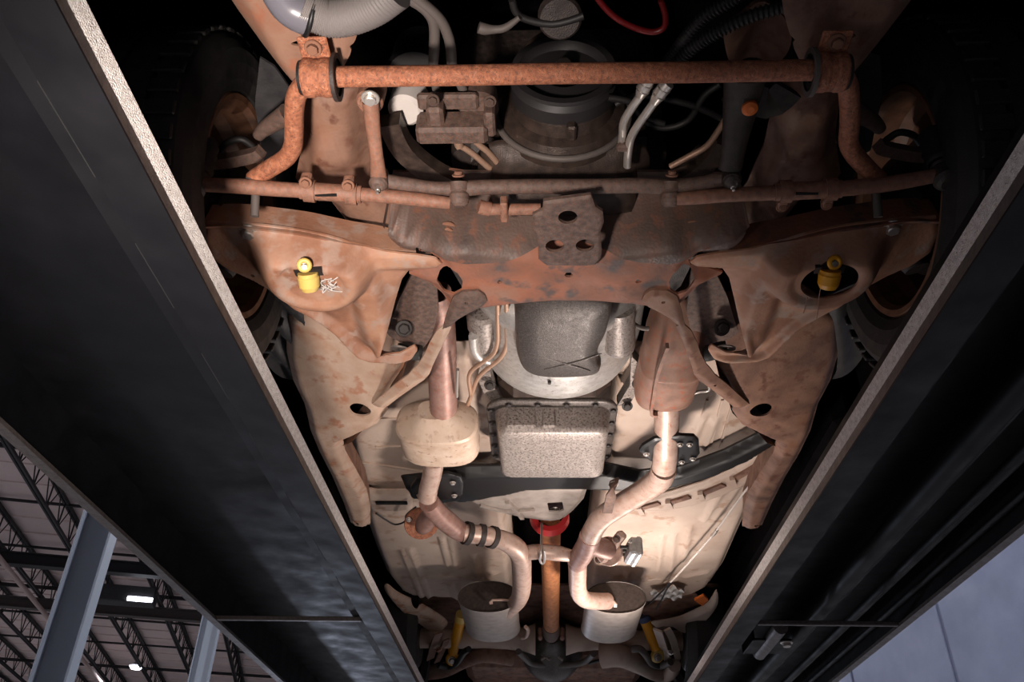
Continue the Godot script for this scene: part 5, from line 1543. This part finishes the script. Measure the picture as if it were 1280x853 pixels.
func rear_end():
	var d := thing_part("drive_shaft", car)
	var m := MB.new()
	m.rod(Vector3(0.032, 2.380, -2.641), Vector3(0.045, 2.370, -3.777), 0.0345, 24)
	part("tube", m, "shaft_rust", d)
	var y := MB.new()
	y.tube([Vector3(0.045, 2.370, -3.777), Vector3(0.046, 2.370, -3.878), Vector3(0.047, 2.370, -3.956)], [0.037, 0.041, 0.03], 2, 18)
	part("yoke", y, "iron", d)
	for s in [-1, 1]:
		var g := MB.new()
		g.box(Vector3(0.046, 2.370, -3.878) + Vector3(s * 0.05, -0.01, 0), Vector3(0.02, 0.05, 0.05), 0.006)
		part("yoke_ear", g, "tie_rod", d)
	var r := MB.new()
	r.lathe([Vector2(0.05, -0.015), Vector2(0.062, -0.012), Vector2(0.066, 0.0), Vector2(0.062, 0.03), Vector2(0.045, 0.03)], Vector3(0.029, 2.390, -2.618), Vector3(0, 0.1, 1), 28)
	part("tail_seal", r, "red_seal", car, "red rubber seal ring")
	var a := thing_part("rear_axle", car)
	var h := MB.new()
	h.lathe([Vector2(0.03, 0), Vector2(0.045, 0.01), Vector2(0.05, 0.06), Vector2(0.075, 0.10), Vector2(0.13, 0.15), Vector2(0.15, 0.22), Vector2(0.14, 0.30), Vector2(0.08, 0.36), Vector2(0, 0.37)], Vector3(0.051, 2.370, -3.969), Vector3(0, 0.02, -1), 32, false)
	part("differential", h, "pan_dark", a)
	for q in [[0.0, 1.0], [2.1, 1.0], [4.2, 1.0], [1.05, 0.9], [3.15, 0.9]]:
		var g := MB.new()
		var n := Vector3(cos(q[0]), -absf(sin(q[0])), 0)
		g.box(Vector3(0.051, 2.360, -4.054) + n * 0.06 + Vector3(0, 0, -0.06), Vector3(0.012, 0.05, 0.10), 0.003, Basis(Vector3(0, 0, 1), q[0]))
		part("casting_rib", g, "pan_grey", a)
	var t := MB.new()
	for s in [-1, 1]:
		t.tube([Vector3(CX + s * 0.07, Y0 + 1.06, -3.97), Vector3(CX + s * 0.20, Y0 + 1.06, -3.97), Vector3(CX + s * 0.68, Y0 + 1.06, -3.97)], [0.07, 0.045, 0.045], 3, 20)
	part("axle_tube", t, "floor_paint", a)
	for s in [-1, 1]:
		var dr := MB.new()
		dr.lathe([Vector2(0, 0), Vector2(0.12, 0.0), Vector2(0.13, 0.01), Vector2(0.13, 0.06)], Vector3(CX + s * 0.6, Y0 + 1.06, -3.97), Vector3(s, 0, 0), 32)
		part("brake_drum", dr, "iron_dark", a)
		var w := MB.new()
		w.lathe([Vector2(0.207, 0.070), Vector2(0.235, 0.096), Vector2(0.288, 0.097), Vector2(0.318, 0.06), Vector2(0.321, 0.0), Vector2(0.318, -0.06), Vector2(0.288, -0.097), Vector2(0.207, -0.07)], Vector3(CX + s * 0.68, Y0 + 1.10, -3.97), Vector3(-s, 0, 0), 48)
		part("rear_tyre", w, "rubber", car)
	# rear sway bar and lower arms
	var b := MB.new()
	b.tube([Vector3(-0.101, 2.280, -3.873), Vector3(-0.074, 2.280, -3.984), Vector3(-0.039, 2.280, -4.085), Vector3(0.051, 2.280, -4.111), Vector3(0.144, 2.280, -4.092), Vector3(0.198, 2.280, -4.045), Vector3(0.235, 2.280, -3.901)], 0.014, 4, 14)
	part("rear_sway_bar", b, "hose_grey", car)
	var b2 := MB.new()
	b2.tube([Vector3(0.394, 2.270, -3.775), Vector3(0.429, 2.270, -3.773), Vector3(0.467, 2.270, -3.879), Vector3(0.507, 2.270, -4.020), Vector3(0.552, 2.270, -4.062), Vector3(0.587, 2.270, -3.987)], 0.016, 4, 14)
	part("brake_hose_loop", b2, "hose_grey", car)
	var b3 := MB.new()
	b3.tube([Vector3(-0.317, 2.270, -3.802), Vector3(-0.343, 2.270, -3.857), Vector3(-0.385, 2.270, -4.028), Vector3(-0.431, 2.270, -4.120), Vector3(-0.481, 2.270, -4.092)], 0.014, 4, 14)
	part("brake_hose_loop", b3, "hose_black", car)
	for s in [-1, 1]:
		var l := MB.new()
		if s > 0:
			l.tube([Vector3(0.269, 2.270, -3.887), Vector3(0.351, 2.270, -3.884), Vector3(0.455, 2.270, -4.051), Vector3(0.555, 2.270, -4.216), Vector3(0.613, 2.270, -4.197), Vector3(0.612, 2.270, -4.045)], [0.055, 0.05, 0.04, 0.036, 0.034, 0.03], 4, 18)
		else:
			l.tube([Vector3(-0.135, 2.300, -4.053), Vector3(-0.263, 2.300, -4.001), Vector3(-0.364, 2.300, -4.122), Vector3(-0.478, 2.300, -4.313), Vector3(-0.585, 2.300, -4.383)], [0.04, 0.038, 0.036, 0.036, 0.034], 4, 18)
		part("lower_arm", l, "floor_paint" if s > 0 else "brown_frame", car)
		# yellow shock absorber
		var k := thing_part("shock_absorber", car)
		var p0: Vector3 = Vector3(0.455, 2.420, -3.792) if s > 0 else Vector3(-0.356, 2.420, -3.792)
		var p1: Vector3 = Vector3(0.521, 2.290, -3.902) if s > 0 else Vector3(-0.414, 2.300, -4.036)
		var sm := MB.new()
		sm.rod(p0.lerp(p1, 0.12), p0.lerp(p1, 0.9), 0.024, 20)
		part("body", sm, "yellow_paint", k)
		var sc := MB.new()
		sc.rod(p0, p0.lerp(p1, 0.14), 0.026, 18)
		part("cap", sc, "blue_label" if s > 0 else "pale_yellow", k)
		var se := MB.new()
		se.ring(p1 + Vector3(0, -0.01, -0.02), Vector3(0.2, -0.6, 0.8), 0.02, 0.012, 22, 10)
		part("eye", se, "pale_yellow" if s > 0 else "yellow_paint", k)
		bolt(k, p1 + Vector3(0, -0.02, -0.01), Vector3(0.2, -0.6, 0.8), 0.013, "steel")
	# frame arms over the axle
	var fl := MB.new()
	fl.sheet(chaikin(PackedVector2Array([Vector2(-0.621, -3.311), Vector2(-0.595, -3.442), Vector2(-0.528, -3.548), Vector2(-0.460, -3.707), Vector2(-0.419, -3.840), Vector2(-0.435, -3.930), Vector2(-0.476, -3.971), Vector2(-0.522, -3.986), Vector2(-0.552, -3.856), Vector2(-0.601, -3.711), Vector2(-0.627, -3.573), Vector2(-0.645, -3.382)])), func(p, d): return 1.08 + 0.02 * smoothstep(-0.02, 0.0, d), 0.005, 0.01, [PackedVector2Array([Vector2(-0.549, -3.527), Vector2(-0.527, -3.515), Vector2(-0.515, -3.581), Vector2(-0.538, -3.605)])])
	part("rear_rail", fl, "dusty_frame", car)
	var fr := MB.new()
	fr.sheet(chaikin(PackedVector2Array([Vector2(0.475, -3.752), Vector2(0.534, -3.726), Vector2(0.597, -3.676), Vector2(0.654, -3.560), Vector2(0.686, -3.493), Vector2(0.691, -3.366), Vector2(0.690, -3.286), Vector2(0.731, -3.470), Vector2(0.728, -3.649), Vector2(0.693, -3.820), Vector2(0.652, -3.872), Vector2(0.602, -3.848), Vector2(0.558, -3.750), Vector2(0.501, -3.801)])), func(p, d): return 1.06 + 0.02 * smoothstep(-0.02, 0.0, d), 0.005, 0.01, [[Vector2(0.665, -3.698), 0.008]])
	part("rear_rail", fr, "floor_paint", car)
	var sb := thing_part("shock_bracket", car)
	var sa := MB.new()
	sa.strap([Vector3(0.486, 2.300, -3.585), Vector3(0.530, 2.300, -3.794), Vector3(0.583, 2.300, -4.053), Vector3(0.612, 2.300, -4.171)], 0.04, 0.008, Vector3(-0.4, -0.8, 0.2), 3)
	sa.strap([Vector3(0.524, 2.300, -3.572), Vector3(0.567, 2.300, -3.729), Vector3(0.616, 2.300, -3.966), Vector3(0.638, 2.300, -4.080)], 0.03, 0.008, Vector3(0.3, -0.8, 0.2), 3)
	part("plate", sa, "floor_paint", sb)
	for p in [Vector3(0.575, 2.285, -3.880), Vector3(0.599, 2.285, -4.049)]:
		bolt(sb, p, Vector3(-0.4, -0.8, 0.2), 0.01)
	var lb := thing_part("shock_bracket", car)
	var la := MB.new()
	la.strap([Vector3(-0.448, 2.320, -3.738), Vector3(-0.492, 2.320, -3.949), Vector3(-0.532, 2.320, -4.180)], 0.04, 0.008, Vector3(0.4, -0.8, 0.2), 3)
	la.strap([Vector3(-0.423, 2.320, -3.839), Vector3(-0.464, 2.320, -4.045), Vector3(-0.507, 2.320, -4.240)], 0.03, 0.008, Vector3(0.4, -0.8, 0.2), 3)
	part("plate", la, "brown_frame", lb)
	bolt(lb, Vector3(-0.466, 2.300, -3.925), Vector3(0.4, -0.8, 0.2), 0.012, "rusty_bolt")
	# dark panels behind the axle: seat pan, bump-stop brackets, fuel tank
	var sp := MB.new()
	sp.sheet(PackedVector2Array([Vector2(-0.733, -3.680), Vector2(0.796, -3.644), Vector2(1.047, -5.778), Vector2(-0.934, -5.887)]), func(p, d): return 1.21, 0.01, 0.05)
	part("seat_pan", sp, "brown_frame", car)
	var ft := MB.new()
	ft.box(Vector3(CX + 0.02, Y0 + 1.1, -4.45), Vector3(0.9, 0.2, 0.5), 0.05)
	part("fuel_tank", ft, "brown_frame", car)
	for p in [Vector3(-0.236, 2.330, -4.431), Vector3(0.354, 2.330, -4.404)]:
		var g := MB.new()
		g.strap([p + Vector3(0, 0.05, 0.1), p, p + Vector3(0.01, 0.0, -0.15)], 0.06, 0.02, Vector3(0, -1, 0), 3)
		part("tank_strap", g, "tie_rod", car)
	var ln := MB.new()
	ln.tube([Vector3(0.055, 2.320, -4.492), Vector3(0.153, 2.320, -4.370), Vector3(0.252, 2.320, -4.208), Vector3(0.317, 2.320, -4.145)], 0.008, 3, 8)
	part("brake_line", ln, "black_plastic", car)
	var bs := MB.new()
	bs.sheet(PackedVector2Array([Vector2(0.433, -3.724), Vector2(0.517, -3.552), Vector2(0.639, -3.474), Vector2(0.692, -3.603), Vector2(0.656, -3.777), Vector2(0.556, -3.879), Vector2(0.490, -3.869)]), func(p, d): return 1.12, 0.006, 0.012)
	part("spring_seat", bs, "brown_frame", car)
	var rw := MB.new()
	rw.sheet(PackedVector2Array([Vector2(0.615, -3.389), Vector2(0.647, -3.347), Vector2(0.679, -3.429), Vector2(0.664, -3.493)]), func(p, d): return 1.06 + (p.x - 0.6) * 0.2, 0.01, 0.006)
	part("bump_stop", rw, "orange_bush", car)
	var wt := MB.new()
	wt.sheet(PackedVector2Array([Vector2(0.434, -3.355), Vector2(0.531, -3.293), Vector2(0.571, -3.332), Vector2(0.566, -3.433), Vector2(0.471, -3.457)]), func(p, d): return 1.085 + 0.01 * sin(p.x * 130.0) * sin(p.y * 90.0), 0.003, 0.008)
	part("foil_patch", wt, "bright_steel", car)


func wiring():
	# hand brake cable and its bracket
	var c := MB.new()
	c.tube([Vector3(0.651, 2.370, -2.131), Vector3(0.607, 2.360, -2.344), Vector3(0.572, 2.360, -2.674), Vector3(0.512, 2.360, -3.050), Vector3(0.491, 2.360, -3.158)], 0.0035, 3, 8)
	part("brake_cable", c, "white_tag", car)
	var e := MB.new()
	e.tube([Vector3(0.569, 2.360, -2.688), Vector3(0.574, 2.360, -2.667), Vector3(0.577, 2.360, -2.639)], 0.006, 1, 8)
	part("cable_joint", e, "steel", car)
	var b := MB.new()
	b.tube([Vector3(0.491, 2.360, -3.158), Vector3(0.467, 2.360, -3.292), Vector3(0.440, 2.360, -3.425)], 0.0035, 3, 8)
	b.tube([Vector3(0.498, 2.360, -3.122), Vector3(0.488, 2.360, -3.233), Vector3(0.482, 2.360, -3.392), Vector3(0.474, 2.360, -3.498)], 0.003, 3, 8)
	part("brake_cable", b, "hose_black", car)
	# white plastic duct at the left front and its dark cap
	var d := thing_part("air_duct", car)
	var m := MB.new()
	var pts := MB.curve([Vector3(-0.303, 2.255, -0.633), Vector3(-0.287, 2.255, -0.643), Vector3(-0.268, 2.255, -0.650), Vector3(-0.241, 2.255, -0.646), Vector3(-0.210, 2.255, -0.633), Vector3(-0.179, 2.255, -0.611)], 32)
	var rad := []
	for i in pts.size():
		rad.append(0.0255 if i % 4 < 2 else 0.0242)
	m.tube(pts, rad, 0, 24)
	part("corrugated_hose", m, "duct_grey", d)
	var cp := MB.new()
	cp.tube([Vector3(-0.333, 2.255, -0.587), Vector3(-0.329, 2.255, -0.608), Vector3(-0.320, 2.255, -0.629), Vector3(-0.308, 2.255, -0.640), Vector3(-0.295, 2.255, -0.646)], [0.02, 0.0225, 0.025, 0.0265, 0.0265], 4, 22)
	part("cap", cp, "duct_cap", d)
	var sl := MB.new()
	sl.ring(Vector3(-0.296, 2.255, -0.645), Vector3(0.8, 0.1, -0.4), 0.0268, 0.0035, 26, 8)
	part("seal_ring", sl, "black_plastic", d)
	# grey hoses and the steel lines at the steering box
	for q in [[Vector3(-0.206, 2.420, -0.724), Vector3(-0.173, 2.420, -0.749), Vector3(-0.161, 2.420, -0.776), Vector3(-0.165, 2.420, -0.819), Vector3(-0.170, 2.420, -0.856), Vector3(-0.170, 2.420, -0.896), Vector3(-0.160, 2.420, -0.945), Vector3(-0.148, 2.420, -0.989), Vector3(-0.144, 2.420, -1.009)], [Vector3(-0.191, 2.420, -0.725), Vector3(-0.153, 2.420, -0.765), Vector3(-0.140, 2.420, -0.805), Vector3(-0.139, 2.420, -0.857), Vector3(-0.127, 2.420, -0.896), Vector3(-0.115, 2.420, -0.955), Vector3(-0.113, 2.420, -0.990)]]:
		var h := MB.new()
		h.tube(q, [0.0085, 0.0085, 0.0085, 0.0085, 0.008, 0.007, 0.0065, 0.006, 0.006].slice(0, q.size()), 5, 12)
		part("steering_hose", h, "hose_grey", car)
	for q in [[Vector3(-0.140, 2.380, -0.966), Vector3(-0.137, 2.380, -0.981), Vector3(-0.116, 2.380, -1.002), Vector3(-0.096, 2.380, -1.027), Vector3(-0.080, 2.380, -1.048)], [Vector3(-0.110, 2.380, -0.949), Vector3(-0.109, 2.380, -0.974), Vector3(-0.089, 2.380, -0.999), Vector3(-0.074, 2.380, -1.025), Vector3(-0.069, 2.380, -1.048)]]:
		var h := MB.new()
		h.tube(q, 0.0055, 4, 10)
		var o := part("steering_line", h, "brake_line", car)
		var f := MB.new()
		f.lathe([Vector2(0, 0), Vector2(0.009, 0), Vector2(0.009, 0.02), Vector2(0, 0.02)], q[0], q[1] - q[0], 6)
		part("line_nut", f, "brake_line", o)
	# ribbed black looms and the crimped cooler lines, right of the pulley
	for q in [[Vector3(0.380, 2.360, -0.689), Vector3(0.347, 2.360, -0.713), Vector3(0.301, 2.360, -0.729), Vector3(0.260, 2.360, -0.752), Vector3(0.231, 2.360, -0.775), Vector3(0.209, 2.360, -0.803), Vector3(0.198, 2.360, -0.844)], [Vector3(0.303, 2.400, -0.713), Vector3(0.273, 2.400, -0.733), Vector3(0.242, 2.400, -0.758), Vector3(0.221, 2.400, -0.791), Vector3(0.206, 2.400, -0.822), Vector3(0.194, 2.400, -0.847)]]:
		var c2 := MB.curve(q, 28)
		var r2 := []
		for i in c2.size():
			r2.append(0.0105 if i % 4 < 2 else 0.0078)
		var h := MB.new()
		h.tube(c2, r2, 0, 14)
		part("ribbed_loom", h, "hose_black", car)
	for q in [[[Vector3(0.194, 2.340, -0.828), Vector3(0.188, 2.340, -0.837), Vector3(0.182, 2.340, -0.849), Vector3(0.176, 2.340, -0.864)], [Vector3(0.176, 2.340, -0.864), Vector3(0.166, 2.340, -0.886), Vector3(0.153, 2.340, -0.915), Vector3(0.146, 2.340, -0.941), Vector3(0.145, 2.340, -0.976), Vector3(0.146, 2.340, -0.997)]], [[Vector3(0.166, 2.350, -0.827), Vector3(0.162, 2.350, -0.836), Vector3(0.158, 2.350, -0.847), Vector3(0.155, 2.350, -0.860)], [Vector3(0.155, 2.350, -0.860), Vector3(0.144, 2.350, -0.883), Vector3(0.134, 2.350, -0.910), Vector3(0.134, 2.350, -0.936), Vector3(0.134, 2.350, -0.964)]]]:
		var f := MB.new()
		f.tube(q[0], [0.0095, 0.0105, 0.0105, 0.0075], 3, 14)
		var o := part("crimped_fitting", f, "bright_steel", car)
		var l := MB.new()
		l.tube(q[1], 0.0068, 5, 12)
		part("cooler_line", l, "bright_steel", o)
		for k in 2:
			var g := MB.new()
			g.ring(q[0][1 + k], q[0][2] - q[0][1], 0.0105, 0.0012, 16, 6)
			part("crimp", g, "steel", o)
	var cl := MB.new()
	cl.box(Vector3(0.136, 2.340, -0.955), Vector3(0.022, 0.012, 0.014), 0.003)
	part("line_clip", cl, "iron", car)
	var bl := MB.new()
	bl.tube([Vector3(0.306, 2.380, -0.922), Vector3(0.297, 2.380, -0.952), Vector3(0.282, 2.380, -0.990), Vector3(0.256, 2.380, -1.013), Vector3(0.226, 2.380, -1.037)], 0.0055, 4, 10)
	part("brake_line", bl, "brake_line", car)
	var rw := MB.new()
	rw.tube([Vector3(0.081, 2.440, -0.742), Vector3(0.097, 2.440, -0.764), Vector3(0.117, 2.440, -0.784), Vector3(0.145, 2.440, -0.801), Vector3(0.175, 2.440, -0.810), Vector3(0.192, 2.440, -0.802), Vector3(0.192, 2.440, -0.782), Vector3(0.182, 2.440, -0.755)], 0.005, 4, 8)
	part("red_cable", rw, "red_wire", car, "red wire")
	for q in [[Vector3(0.174, 2.450, -0.993), Vector3(0.218, 2.450, -1.012), Vector3(0.258, 2.450, -0.995), Vector3(0.277, 2.450, -0.943), Vector3(0.300, 2.450, -0.919)], [Vector3(0.113, 2.420, -0.919), Vector3(0.153, 2.420, -0.930), Vector3(0.168, 2.420, -0.954), Vector3(0.211, 2.420, -0.977)], [Vector3(0.130, 2.450, -0.958), Vector3(0.169, 2.450, -0.941), Vector3(0.253, 2.450, -0.960), Vector3(0.320, 2.450, -0.995)], [Vector3(-0.041, 2.430, -0.744), Vector3(-0.030, 2.430, -0.772), Vector3(0.019, 2.430, -0.786), Vector3(0.067, 2.430, -0.773)]]:
		var h := MB.new()
		h.tube(q, 0.006, 4, 8)
		part("hose", h, "hose_black", car)
	# oddments high in the bay
	var hr := MB.new()
	hr.sheet(chaikin(PackedVector2Array([Vector2(0.275, -0.781), Vector2(0.304, -0.762), Vector2(0.359, -0.769), Vector2(0.387, -0.799), Vector2(0.382, -0.851), Vector2(0.351, -0.869), Vector2(0.305, -0.862), Vector2(0.287, -0.826)])), func(p, d): return 1.13 + 0.02 * sin(p.x * 60.0), 0.01, 0.01)
	part("mount_bracket", hr, "brown_frame", car)
	var s := MB.new()
	s.tube([Vector3(-0.093, 2.420, -0.783), Vector3(-0.084, 2.420, -0.786), Vector3(-0.069, 2.420, -0.787), Vector3(-0.052, 2.420, -0.784), Vector3(-0.030, 2.420, -0.767)], [0.009, 0.009, 0.0065, 0.006, 0.004], 4, 10)
	part("vacuum_tube", s, "hose_grey", car)
	var v := MB.new()
	v.lathe([Vector2(0, 0), Vector2(0.03, 0), Vector2(0.034, 0.006), Vector2(0.03, 0.012), Vector2(0.034, 0.018), Vector2(0.03, 0.024), Vector2(0.028, 0.05), Vector2(0, 0.05)], Vector3(0.031, 2.430, -0.778), Vector3(0, 1, -0.3), 24)
	part("idler_pulley", v, "iron_dark", car)
	var rs := MB.new()
	rs.box(Vector3(0.031, 2.460, -0.726), Vector3(1.0, 0.05, 0.05), 0.01)
	part("radiator_support", rs, "iron_dark", car)
	var ck := MB.new()
	ck.tube([Vector3(0.178, 2.350, -1.398), Vector3(0.183, 2.350, -1.432), Vector3(0.207, 2.350, -1.472), Vector3(0.235, 2.350, -1.481), Vector3(0.256, 2.350, -1.461), Vector3(0.274, 2.350, -1.438)], 0.005, 5, 8)
	part("sensor_cable", ck, "hose_grey", car)
	var sw := MB.new()
	sw.tube([Vector3(-0.532, 2.370, -2.538), Vector3(-0.509, 2.370, -2.590), Vector3(-0.483, 2.370, -2.631), Vector3(-0.447, 2.370, -2.603), Vector3(-0.435, 2.370, -2.549), Vector3(-0.396, 2.370, -2.485)], 0.003, 4, 6)
	part("sensor_cable", sw, "black_plastic", car)
	var dip := MB.new()
	dip.tube([Vector3(-0.183, 2.300, -1.565), Vector3(-0.190, 2.300, -1.626), Vector3(-0.195, 2.300, -1.683)], 0.004, 2, 8)
	part("breather_tube", dip, "steel", car)
	var lp := MB.new()
	lp.tube([Vector3(0.343, 2.300, -1.676), Vector3(0.363, 2.300, -1.661), Vector3(0.384, 2.300, -1.654), Vector3(0.378, 2.300, -1.620), Vector3(0.368, 2.300, -1.579)], 0.004, 3, 8)
	part("hanger_wire", lp, "steel", car)
